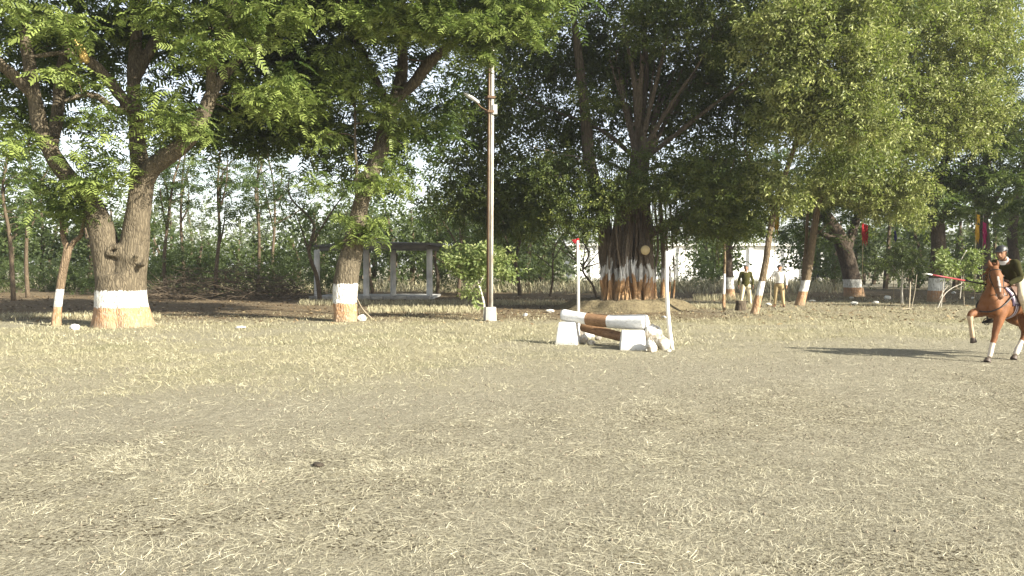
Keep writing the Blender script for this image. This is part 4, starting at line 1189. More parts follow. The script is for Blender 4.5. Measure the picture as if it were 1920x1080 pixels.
def tall_grass():
    rng = np.random.default_rng(15); mb = MB()
    for xa, xb, Y0, Y1, n, h in ((420, 960, 52, 74, 6000, .7), (960, 1600, 50, 78, 7500, .7), (-100, 420, 56, 74, 2500, .7)):
        y = rng.uniform(Y0, Y1, n); x = (rng.uniform(xa, xb, n) - 960) / FPX * y
        hh = rng.uniform(.4, 1.25, n) * h
        blades(mb, x, y, rng.random(n) * 6.28, rng.uniform(.2, .8, n), rng.uniform(.015, .04, n), hh * .6, hh, rng, rng.normal(.42, .22, n))
    tag(mb.build('tall_grass', M['drygrass'], smooth=False, tone=True), 'tall dry yellow grass behind the trees', 'grass', None, 'stuff')


tall_grass()


def brush_pile():
    rng = np.random.default_rng(9); mb = MB()
    for i in range(900):
        px = rng.uniform(285, 560); D = rng.normal(41.5, .9)
        x = (px - 960) / FPX * D
        env = 1.85 * (1 - ((px - 420) / 160) ** 2 * .65) * math.exp(-((D - 41.5) / 1.5) ** 2)
        z = rng.uniform(.02, max(.1, env))
        a = np.array([x, D, z]); L = rng.uniform(.4, 1.6); yaw = rng.random() * 6.28; up = rng.normal(.05, .3)
        d = np.array([math.cos(yaw) * math.cos(up), math.sin(yaw) * math.cos(up), math.sin(up)])
        e = a + d * L; e[2] = max(.02, e[2]); m = (a + e) / 2 + rng.normal(0, .08, 3)
        m[2] = max(.02, m[2]); r = rng.uniform(.006, .026)
        tube(mb, [a, m, e], [r, r * .8, r * .3], 4, 0, False)
    b = P(420, 540, 41.5); b.z = 0
    o = mb.build('brush_pile', mat_plain('dead_twigs', (.115, .088, .060), .9, .45, 1.5, 0), None, b, False)
    tag(o, 'brown heap of dead cut branches between the huge tree and the shelter', 'brush pile')


brush_pile()


# ------------------------------------------------------------------ white building far behind
def white_building():
    D = 92.0
    x0, x1 = P(1070, 500, D).x, P(1545, 500, D).x
    b = Vector(((x0 + x1) / 2, D, 0))
    root = thing('white_building', 'long low white building glimpsed far behind the banyan', 'building', b)
    white = mat_plain('building_limewash', (.80, .79, .76), .85, .07, .5, .1)
    shade = mat_plain('building_roof', (.66, .65, .62), .9, .2, .7, .2)
    dark = mat_plain('window_dark', (.05, .055, .06), .4, .2, 2, 0, .5)
    w = x1 - x0
    box(MB(), (0, 4, 2.05), (w, 8, 4.1)).build('wall', white, root, smooth=False)
    box(MB(), (0, 4, 4.24), (w + 1.0, 9.0, .28)).build('roof', shade, root, smooth=False)
    n = 15
    for i in range(n):
        box(MB(), (-w / 2 + .4 + i * (w - .8) / (n - 1), -.12, 2.05), (.35, .22, 4.08)).build('pilaster', white, root, smooth=False)


white_building()


# ------------------------------------------------------------------ concrete shelter
def shelter():
    D = 42.0
    lx, rx = P(590, 500, D).x, P(806, 500, D).x
    b = Vector(((lx + rx) / 2, D + 2.0, 0)); w = rx - lx
    root = thing('shelter', 'open concrete shelter with flat roof on round columns behind the middle tree', 'shelter', b)
    conc = mat_plain('shelter_concrete', (.60, .58, .54), .9, .35, 1.2, .3)
    rf = mat_plain('shelter_roof_concrete', (.13, .122, .11), .9, .35, 1.5, .3)
    white = mat_plain('plinth_concrete', (.36, .34, .30), .9, .4, 3, .3)
    # roof: a thin slab, hexagonal in plan with a drip edge, falling slightly to its sides
    def slab(z0, z1, s, name, mat, par):
        hw, hd = w / 2 * 1.16 * s, 3.1 * s
        ring = [(-hw, -hd * .1), (-hw * .2, -hd), (hw * .9, -hd), (hw * 1.08, -hd * .5), (hw * .95, hd * .8), (-hw * .95, hd * .8)]
        drop = [-.05, 0, 0, -.05, 0, 0]
        v = [(x, y, z0 + d) for (x, y), d in zip(ring, drop)] + [(x, y, z1 + d) for (x, y), d in zip(ring, drop)] + [(0, 0, z1 + .14), (0, 0, z0)]
        n = 6
        q = [[i, (i + 1) % n, n + (i + 1) % n, n + i] for i in range(n)]
        t = [[n + i, n + (i + 1) % n, 12] for i in range(n)] + [[(i + 1) % n, i, 13] for i in range(n)]
        return MB().add(v, q, t).build(name, mat, par, smooth=False)
    r = slab(2.80, 2.93, 1.0, 'roof', rf, root)
    slab(2.62, 2.797, .92, 'ring_beam', mat_plain('beam_concrete', (.22, .21, .19), .9, .4, 1.2, .3), root)
    for cx, cy in ((-w / 2, -1.5), (w / 2, -2.2), (-w / 2 + w * .63, .1), (-w * .05, -2.1)):
        c = MB()
        tube(c, [(cx, cy, .12), (cx, cy, .2), (cx, cy, 1.5), (cx, cy, 2.6)], [.19, .16, .155, .155], 18)
        c.build('column', conc, root)
    # raised floor of broken slabs
    fl = MB()
    box(fl, (0, 0, .05), (w * 1.06, 4.8, .14)).build('floor_slab', conc, root, smooth=False)
    x = -w * .53
    rr = random.Random(4)
    while x < w * .5:
        s = rr.uniform(.5, 1.3)
        me = box(MB(), (x + s / 2, -2.52, .085 + rr.uniform(-.015, .015)), (s - .03, .28, .19), rr.uniform(-.01, .01)).mesh('kerb_stone')
        obj('kerb_stone', bevelled(me, .012, 1), white, root)
        x += s


shelter()


# ------------------------------------------------------------------ lamp post
def lamp_post():
    b = G(919, 601); D = b.y
    root = thing('lamp_post', 'tall rusty steel lamp post set in a concrete block', 'lamp post', b)
    k = NT('post_paint'); v = k.co((6, 6, 1.4))
    f = k.noise(v, 1.6, 6, .7)
    k.base(k.ramp(f, [(.28, (.20, .13, .08)), (.40, (.36, .31, .25)), (.52, (.47, .45, .40)), (.8, (.56, .55, .51))]), .6, .3)
    rust = mat_plain('post_rust', (.12, .075, .045), .85, .5, 3, .4)
    H = 9.0
    # I-section made of two flanges and a web, turned so that one flange is seen at an angle
    lean = .05
    def pr(dx, dy, sx, sy, name, mat):
        m = MB(); box(m, (0, 0, 0), (1, 1, 1))
        me = m.mesh(name); c = coords(me)
        c = np.stack([c[:, 0] * sx + dx, c[:, 1] * sy + dy, (c[:, 2] + .5) * (H - .2) + .2], 1)
        a = R(24); c2 = c.copy(); c2[:, 0] = c[:, 0] * math.cos(a) - c[:, 1] * math.sin(a) + lean * c[:, 2] / H - .02; c2[:, 1] = c[:, 0] * math.sin(a) + c[:, 1] * math.cos(a)
        set_coords(me, c2); return obj(name, me, mat, root)
    pr(0.045, 0, .085, .13, 'post_flange', k.m); pr(-.070, 0, .035, .12, 'post_flange', rust); pr(-.025, .0, .06, .03, 'post_web', k.m)
    m = box(MB(), (0, 0, .20), (.36, .36, .46), .2, 0, .93).mesh('concrete_block')
    obj('concrete_block', bevelled(m, .02, 2), mat_plain('block_concrete', (.40, .375, .33), .95, .3, 4, .5), root)
    # straps, switch box, lamp arm and lamp
    for z in (6.55, 7.0):
        box(MB(), (lean * z / H - .03, 0, z), (.26, .24, .07), .4).build('strap', rust, root, smooth=False)
    box(MB(), (.16, -.02, 6.62), (.14, .12, .30)).build('switch_box', mat_plain('box_grey', (.42, .42, .40), .6, .15), root, smooth=False)
    arm = MB(); s = spline([(0.0, 0, 6.55), (-.25, -.10, 6.66), (-.42, -.16, 6.82)], 4); tube(arm, s, [.022] * len(s), 8)
    a = arm.build('lamp_arm', rust, root)
    head = MB(); loft(head, [(-.34, -.14, 6.80, .05, .04), (-.48, -.19, 6.90, .085, .055), (-.66, -.26, 7.00, .085, .055), (-.80, -.31, 7.07, .05, .035)], 12, 3, (0, 1, 0))
    hd = head.build('lamp_head', mat_plain('lamp_white', (.50, .50, .48), .5, .1), root)
    gl = MB(); loft(gl, [(-.46, -.18, 6.85, .05, .02), (-.58, -.23, 6.915, .06, .03), (-.74, -.29, 6.995, .04, .015)], 10, 3, (0, 1, 0))
    g = gl.build('lamp_glass', mat_plain('lamp_glass', (.55, .56, .55), .2, .05, 8, 0, .5), hd)


lamp_post()

#@@SPLIT
# ------------------------------------------------------------------ the jump
def lime(name, c=(.70, .69, .65), wear=.35, under=(.42, .38, .31)):
    k = NT(name); v = k.co()
    n = k.noise(v, 5, 6, .7); n2 = k.noise(v, 22, 5, .65); n3 = k.noise(v, 1.6, 3)
    col = k.ramp(n2, [(.3, tuple(x * .86 for x in c)), (.65, c)])
    col = k.mix(k.ramp(n, [(wear - .05, (1, 1, 1)), (wear + .04, (0, 0, 0))]), col, under)
    z = k.n('ShaderNodeSeparateXYZ'); k.l(k.tc.outputs['Object'], z.inputs[0])
    mr = k.n('ShaderNodeMapRange'); mr.inputs['From Min'].default_value = .14; mr.inputs['From Max'].default_value = -.02
    k.l(k.math('ADD', z.outputs[2], k.math('MULTIPLY', k.math('SUBTRACT', n3, .5), .12)), mr.inputs['Value'])
    col = k.mix(k.math('MULTIPLY', mr.outputs[0], .55), col, (.36, .31, .22))
    k.bump(k.math('ADD', n, k.math('MULTIPLY', n2, .6)), .35, .012)
    return k.base(col, .85, .15)


LIME = lime('lime_wash', wear=.36)
LIME_WORN = lime('lime_wash_worn', (.64, .62, .57), .50, (.30, .26, .20))


def rough_block(name, label, base, w, d, h, rz, taper=.72):
    bm = bmesh.new()
    me = box(MB(), (0, 0, h / 2), (w, d, h), 0, 0, taper).mesh(name)
    bevelled(me, .022, 3)
    bm.from_mesh(me)
    bmesh.ops.subdivide_edges(bm, edges=bm.edges[:], cuts=3, use_grid_fill=True)
    for v in bm.verts:
        n = mnoise.noise(v.co * 4 + Vector((base.x, 0, 0))); v.co += v.co.normalized() * n * .012
        v.co.z = max(-.03, v.co.z)
    bm.to_mesh(me); bm.free()
    me.polygons.foreach_set('use_smooth', np.full(len(me.polygons), True))
    o = obj(name, me, LIME, None, base); o.rotation_euler = (0, 0, rz)
    return tag(o, label, 'block', 'white blocks carrying the jump log')


BL = G(1066, 647) + Vector((0, .18, -.01)); BR = G(1189, 657) + Vector((0, .18, -.01))
rough_block('log_block', 'white tapered block under the left end of the jump log', BL, .50, .46, .50, R(-16))
rough_block('log_block', 'white tapered block under the right end of the jump log', BR, .55, .46, .40, R(-6), .84)


def log(name, label, a, e, r0, r1, mats, cuts, seed, cat='log', sag=0.0):
    """a log from a to e; cuts = fractions where the paint changes, mats one per section + one for the end grain"""
    mb = MB(); n, m = 28, 46
    d = (e - a); L = d.length; t = d.normalized()
    s = t.cross(Vector((0, 0, 1))).normalized(); u = s.cross(t)
    V = []
    for i in range(m + 1):
        f = i / m
        c = a.lerp(e, f) + Vector((0, 0, -sag * math.sin(math.pi * f)))
        for j in range(n):
            th = 2 * math.pi * j / n
            r = (r0 + (r1 - r0) * f) * (1 + .06 * math.sin(f * 5 + seed) * .6 + .10 * mnoise.noise((math.cos(th) * 1.3 + seed, math.sin(th) * 1.3, f * 3)) + .025 * mnoise.noise((math.cos(th) * 6, math.sin(th) * 6 + seed, f * 4)))
            if i in (0, m): r *= .95
            V.append(c + s * math.cos(th) * r + u * math.sin(th) * r)
    V = np.array([list(v) for v in V])
    base = np.array(a)
    for i in range(m):
        for_mat = sum((i + .5) / m > c for c in cuts)
        q = [[i * n + j, i * n + (j + 1) % n, (i + 1) * n + (j + 1) % n, (i + 1) * n + j] for j in range(n)]
        mb.q.append(np.array(q)); mb.qm.append(np.full(n, for_mat)); mb.qt.append(np.full(n, .5))
    mb.v.append(np.vstack([V, a, e])); mb.n = len(V) + 2
    jj = np.arange(n); jn = (jj + 1) % n
    mb.t.append(np.vstack([np.stack([np.full(n, len(V)), jn, jj], 1), np.stack([np.full(n, len(V) + 1), m * n + jj, m * n + jn], 1)]))
    mb.tm.append(np.full(2 * n, len(mats) - 1)); mb.tt.append(np.full(2 * n, .5))
    me = mb.mesh(name, a)
    o = obj(name, me, mats, None, a)
    return tag(o, label, cat)


k = NT('peeled_brown_log'); v = k.co((2, 9, 9)); f = k.noise(v, 2.2, 6, .7, .5)
k.bump(f, .7, .02)
LOG_BROWN = k.base(k.ramp(f, [(.28, (.075, .042, .024)), (.42, (.20, .115, .062)), (.7, (.31, .19, .105))]), .8, .15)
k = NT('lime_on_log'); v = k.co((1.4, 9, 9)); f = k.noise(v, 2.4, 6, .7, .5)
k.bump(f, .6, .02)
LOG_WHITE = k.base(k.ramp(f, [(.24, (.22, .19, .15)), (.34, (.55, .53, .49)), (.5, (.68, .67, .64)), (.7, (.74, .73, .71))]), .85, .15)
la, le = P(1055, 596, BL.y + .20), P(1211, 608, BR.y + .22)
la.z = .50 + .135; le.z = .40 + .150
log('jump_log', 'thick log painted white brown white resting on the two blocks', la, le, .125, .150, [LOG_WHITE, LOG_BROWN, LOG_WHITE, LOG_WHITE], (.315, .555), 3, 'log', .055)
log('lower_log', 'brown log slung lower down behind the painted jump log', P(1092, 613, 17.75), P(1196, 640, 16.75), .10, .105, [LOG_BROWN, LOG_BROWN], (), 7, 'log')


def rock(name, label, loc, s, seed, mat, cat='stone', group=None, sub=3, jag=.28):
    bm = bmesh.new()
    bmesh.ops.create_icosphere(bm, subdivisions=sub, radius=1)
    r = random.Random(seed)
    pl = [(Vector((r.gauss(0, 1), r.gauss(0, 1), r.gauss(0, 1))).normalized(), r.uniform(.55, .85)) for _ in range(9)]
    for v in bm.verts:
        for nn, dd in pl:
            e = v.co.dot(nn) - dd
            if e > 0: v.co -= nn * e * .92
        v.co += v.co.normalized() * mnoise.noise(v.co * 2.4 + Vector((seed, 0, 0))) * jag * .35
        v.co = Vector((v.co.x * s[0], v.co.y * s[1], v.co.z * s[2]))
    lo = min(v.co.z for v in bm.verts)
    for v in bm.verts: v.co.z -= lo * .82
    me = bpy.data.meshes.new(name); bm.to_mesh(me); bm.free()
    o = obj(name, me, mat, None, loc); o.rotation_euler = (0, 0, r.random() * 6)
    return tag(o, label, cat, group)


GREYROCK = mat_plain('grey_rock', (.34, .30, .25), .9, .45, 6, .6)
for i, (px, py, s, lab, m, lift) in enumerate((
        (1227, 655, (.21, .18, .33), 'tallest whitewashed rock leaning behind the right block', LIME_WORN, 0), (1244, 656, (.165, .15, .20), 'rough grey and white rock nearest the white flag stake', LIME_WORN, 0),
        (1222, 660, (.13, .12, .19), 'rounded whitish rock touching the right block', LIME_WORN, 0), (1213, 650, (.14, .11, .34), 'dark faced rock under the right end of the log', GREYROCK, 0),
        (1254, 660, (.06, .06, .045), 'small rock at the foot of the white flag stake', LIME_WORN, 0), (1105, 636, (.15, .12, .25), 'sharp white rock beside the left block', LIME, 0),
        (1095, 645, (.13, .11, .14), 'small grey rock at the foot of the left block', LIME_WORN, 0), (1093, 632, (.15, .14, .27), 'grey rock behind the left block', GREYROCK, 0),
        (1110, 647, (.10, .09, .075), 'flat little rock in front of the sharp white rock', LIME_WORN, 0), (1122, 638, (.10, .08, .06), 'low dusty rock under the middle of the log', GREYROCK, 0))):
    rock('rock', lab, G(px, py) + Vector((0, .05, -.01)), s, 40 + i, m, 'rock', 'rocks heaped round the jump')
for i, (px, py, s, lab) in enumerate((
        (139, 619, (.21, .17, .11), 'whitewashed stone lying between the slender tree and the huge tree'), (678, 602, (.15, .13, .12), 'whitewashed stone at the foot of the middle tree'), (1031, 586, (.20, .17, .09), 'whitewashed stone left of the mound'),
        (985, 593, (.10, .09, .07), 'little white stone between lamp post and mound'), (1602, 571, (.17, .14, .09), 'white stone just left of the red pennant lance'), (1641, 569, (.18, .14, .08), 'white stone just right of the red pennant lance'),
        (1664, 562, (.17, .15, .17), 'round white stone behind the small round tree'), (1788, 551, (.16, .14, .1), 'white stone far behind the red tipped lance'), (1441, 573, (.16, .13, .09), 'white stone between the pale trunk and the man in white shirt'),
        (1523, 566, (.18, .14, .07), 'flat white stone right of the brown leaning trunk'), (1597, 560, (.14, .12, .07), 'small white stone at the dark leaning trunk'), (450, 616, (.16, .12, .05), 'flat pale stone in the grass left of the middle tree'),
        (1824, 560, (.12, .1, .06), 'small pale stone left of the rider'), (1245, 596, (.10, .08, .05), 'small pale stone in front of the mound'))):
    rock('stone', lab, G(px, py) + Vector((0, 0, -.01)), s, 80 + i, LIME, 'stone', 'whitewashed marker stones')
rock('dry_dung', 'dark lump of dry dung on the bare soil in the foreground', G(597, 873) + Vector((0, 0, -.005)), (.075, .045, .02), 5, mat_plain('dung', (.06, .048, .035), .95, .4, 20, .5), 'dung', None, 2)
rock('dry_dung', 'faint brown lump lying on the soil left of the dark one', G(385, 911) + Vector((0, 0, -.005)), (.06, .04, .012), 6, mat_plain('dung_pale', (.19, .14, .07), .95, .4, 20, .5), 'dung', None, 2)


# ------------------------------------------------------------------ stakes and flags
def cloth_mat(name, c):
    k = NT(name); v = k.co(); f = k.noise(v, 6, 4)
    col = k.ramp(f, [(.3, tuple(x * .75 for x in c)), (.7, c)])
    k.base(col, .8, .1)
    t = k.n('ShaderNodeBsdfTranslucent'); k.l(col, t.inputs['Color'])
    mx = k.n('ShaderNodeMixShader'); mx.inputs[0].default_value = .3
    k.l(k.b.outputs[0], mx.inputs[1]); k.l(t.outputs[0], mx.inputs[2]); k.l(mx.outputs[0], k.o.inputs['Surface'])
    return k.m


RED, YEL, MAG, BLU, WHT = cloth_mat('cloth_red', (.42, .03, .035)), cloth_mat('cloth_yellow', (.55, .33, .04)), cloth_mat('cloth_magenta', (.42, .03, .14)), cloth_mat('cloth_blue', (.06, .06, .26)), cloth_mat('cloth_white', (.78, .77, .75))
STAKE = lime('stake_white', (.76, .72, .64), .33, (.36, .25, .14))


def flag_sheet(outline, depth_wave, th=.004):
    """cloth from a 2-D outline fan with ripples; outline in x, z"""
    o = np.array(outline, float); n = len(o)
    bm = bmesh.new()
    vs = [bm.verts.new((p[0], 0, p[1])) for p in o]
    f = bm.faces.new(vs)
    bmesh.ops.triangulate(bm, faces=[f])
    bmesh.ops.subdivide_edges(bm, edges=bm.edges[:], cuts=4, use_grid_fill=True)
    for v in bm.verts:
        v.co.y += depth_wave * math.sin(v.co.x * 22 + v.co.z * 9) + depth_wave * .5 * math.sin(v.co.z * 31)
    r = bmesh.ops.extrude_face_region(bm, geom=bm.faces[:])
    for e in r['geom']:
        if isinstance(e, bmesh.types.BMVert): e.co.y += th
    bmesh.ops.recalc_face_normals(bm, faces=bm.faces[:])
    me = bpy.data.meshes.new('flag'); bm.to_mesh(me); bm.free()
    return me


def stake_flag(name, label, px_b, py_b, top, D_b, rad, flag, fmat, hm=None, mid=0):
    b = G(px_b, py_b) if D_b is None else Vector(((px_b - 960) / FPX * D_b, D_b, 0))
    D = b.y
    root = thing(name, label, 'flag', b)
    t = P(top[0], top[1], D + .1) - b
    mb = MB(); s = spline([[0, 0, -.05, rad * 1.1], [t.x * .3 + mid, 0, t.z * .3, rad], [t.x * .68 + mid, 0, t.z * .66, rad * .95], [t.x, t.y, t.z, rad * .85]], 6)
    tube(mb, s[:, :3], s[:, 3], 10)
    mb.build('stake', STAKE, root)
    o = obj('flag', flag_sheet(flag, .012), fmat, root, t + Vector((0, -rad * .2, 0)))
    return root, t


rt, t = stake_flag('flag_stake', 'white stake with a small red flag behind the jump log', 1085, 634, (1083, 448), 18.4, .034, [(-.14, -.02), (.02, .0), (.05, -.18), (.02, -.21), (-.02, -.13), (-.10, -.08)], RED)
mb = MB(); tube(mb, [t + Vector((0, 0, -.38)), t + Vector((0, 0, -.1)), t + Vector((.0, 0, .012))], [.036, .035, .034], 10); mb.build('red_wrap', RED, rt)
rt, t = stake_flag('flag_stake', 'bent white stake with a small white flag right of the jump', 1261, 656, (1250, 472), None, .040, [(-.02, -.02), (.05, .03), (.20, .09), (.10, -.08), (.06, -.30), (-.02, -.32)], WHT, mid=-.05)


def lance(name, label, px, Db, top_y, flags, tilt=0, rad=.017):
    b = Vector(((px - 960) / FPX * Db, Db, 0))
    root = thing(name, label, 'lance', b)
    h = P(px, top_y, Db).z
    mb = MB(); tube(mb, [(0, 0, -.05), (tilt * .5, 0, h * .5), (tilt, 0, h)], [rad, rad, rad * .7], 8)
    mb.build('shaft', mat_plain('bamboo', (.42, .34, .21), .6, .3, 3, .2), root)
    tip = MB(); tube(tip, [(tilt, 0, h), (tilt, 0, h + .05), (tilt, 0, h + .16)], [rad * 1.3, rad * 1.2, .002], 8)
    tip.build('spear_tip', mat_plain('steel', (.45, .45, .46), .35, .1, 8, 0, .5), root)
    for (z0, z1, dx, w, m) in flags:
        zt, zb = P(px, z0, Db).z, P(px, z1, Db).z
        L = zt - zb
        o = obj('pennant', flag_sheet([(-w * .2, 0), (w * .9, -L * .06), (w, -L * .5), (w * .75, -L * .98), (w * .35, -L * .72), (w * .1, -L), (-w * .1, -L * .5)], .03), m, root, (dx + tilt, -.04, zt))
    return root


lance('flag_lance', 'lance with a hanging yellow pennant behind the pale leaning trunk', 1452, 38.5, 380, [(395, 442, -.02, .22, YEL)])
lance('flag_lance', 'lance with a hanging red pennant beside the dark leaning trunk', 1617, 38.2, 385, [(418, 462, -.05, .17, RED), (420, 462, .10, .14, RED)])
lance('flag_lance', 'lance with a narrow blue pennant behind the small round tree', 1676, 42, 420, [(432, 458, -.02, .13, BLU)])
lance('flag_lance', 'lance with a yellow pennant left of the rider', 1828, 36, 398, [(402, 422, .03, .15, YEL), (420, 458, -.02, .18, YEL)])
lance('flag_lance', 'lance with a magenta pennant just behind the rider', 1842, 37.5, 408, [(416, 466, -.02, .17, MAG)])


def stick(name, label, a, e, r, mat, cat='stick', bend=0.03):
    mb = MB(); m = (a + e) / 2 + Vector((bend, 0, bend * .5))
    s = spline([[*a, r], [*m, r * .95], [*e, r * .75]], 5); tube(mb, s[:, :3], s[:, 3], 7)
    b = Vector((a.x, a.y, 0))
    return tag(mb.build(name, mat, None, b), label, cat)


WOODY = mat_plain('grey_stick', (.40, .34, .25), .85, .3, 6, .3)
g1 = G(1704, 578); stick('stake', 'short bare stake standing right of the small round tree', g1 - Vector((0, 0, .05)), P(1707, 528, g1.y), .03, WOODY, 'stake', .01)
g2 = G(1709, 577); stick('stick', 'long thin leaning stick beside the short bare stake', g2 - Vector((0, 0, .03)), P(1719, 515, g2.y + .1), .014, WOODY)
g3 = G(1702, 581); stick('stick', 'crooked twig lying at the foot of the short bare stake', g3 + Vector((-.25, 0, .02)), g3 + Vector((.2, .1, .05)), .012, WOODY)
g4 = G(698, 598); stick('stick', 'bent pole leaning on the right side of the middle tree', g4, P(668, 556, 24.8), .018, WOODY, 'stick', -.06)
g5 = G(676, 597); stick('stick', 'straight thin stick propped beside the bent pole on the middle tree', g5, P(668, 566, 24.85), .014, WOODY, 'stick', .0)
g6 = G(1808, 575); stick('stake', 'thin upright stake between the pale leaved shrub and the rider', g6 - Vector((0, 0, .03)), P(1806, 505, g6.y), .014, WOODY, 'stake', .0)


def stump():
    b = G(1389, 582)
    root = thing('tree_stump', 'short sawn stump between the man in green sweater and the pale trunk', 'stump', b)
    mb = MB()
    tube(mb, [(0, 0, -.05), (0, 0, .05), (.01, 0, .25), (.0, 0, .38)], [.24, .21, .195, .19], 24, rfun=lambda p, th: 1 + .06 * np.sin(5 * th[None] + p[:, 2:3]) + .03 * np.sin(13 * th[None]))
    mb.build('trunk', mat_bark('stump_bark', (.06, .045, .033), (.19, .15, .105)), root)
    mb = MB(); tube(mb, [(0, 0, .378), (0, 0, .388)], [.178, .175], 24)
    mb.build('cut_face', mat_plain('stump_cut', (.34, .28, .19), .9, .3, 20, .3), root)


stump()

#@@SPLIT
# ------------------------------------------------------------------ people
def V3(*a):
    return np.array(a, float)


def unit(v):
    v = np.asarray(v, float); return v / (np.linalg.norm(v) + 1e-9)


def limb3(mb, pts, rad, n=14, per=4):
    s = spline([[*p, r] for p, r in zip(pts, rad)], per)
    tube(mb, s[:, :3], s[:, 3], n)


def hand(mb, w, d, acr, pn, curl=.5, side=1):
    """palm and five fingers: w wrist, d pointing along the hand, acr across the knuckles towards the thumb, pn out of the palm"""
    d, acr, pn = unit(d), unit(acr), unit(pn)
    w = np.asarray(w, float)
    s = [[*(w - d * .01), .026, .020], [*(w + d * .03), .036, .017], [*(w + d * .075), .041, .015], [*(w + d * .092), .036, .012]]
    sp = spline(s, 3); tube(mb, sp[:, :3], None, 12, 0, True, None, sp[:, 3:5], acr)
    for i, (off, L) in enumerate(((.030, .070), (.010, .078), (-.010, .073), (-.029, .058))):
        p0 = w + d * .082 + acr * off
        c = curl + .1 * i
        p1 = p0 + (d * math.cos(c * .5) + pn * math.sin(c * .5)) * L * .42
        p2 = p1 + (d * math.cos(c * 1.3) + pn * math.sin(c * 1.3)) * L * .33
        p3 = p2 + (d * math.cos(c * 2.0) + pn * math.sin(c * 2.0)) * L * .27
        limb3(mb, [p0, p1, p2, p3], [.0098, .0092, .0085, .0068], 8, 2)
    t0 = w + d * .028 + acr * .03
    t1 = t0 + (d * .6 + acr * .7 + pn * .2) * .036
    t2 = t1 + (d * .85 + acr * .25 + pn * .35) * .032
    t3 = t2 + (d * .9 + pn * .45) * .022
    limb3(mb, [t0, t1, t2, t3], [.014, .0125, .0105, .008], 8, 2)


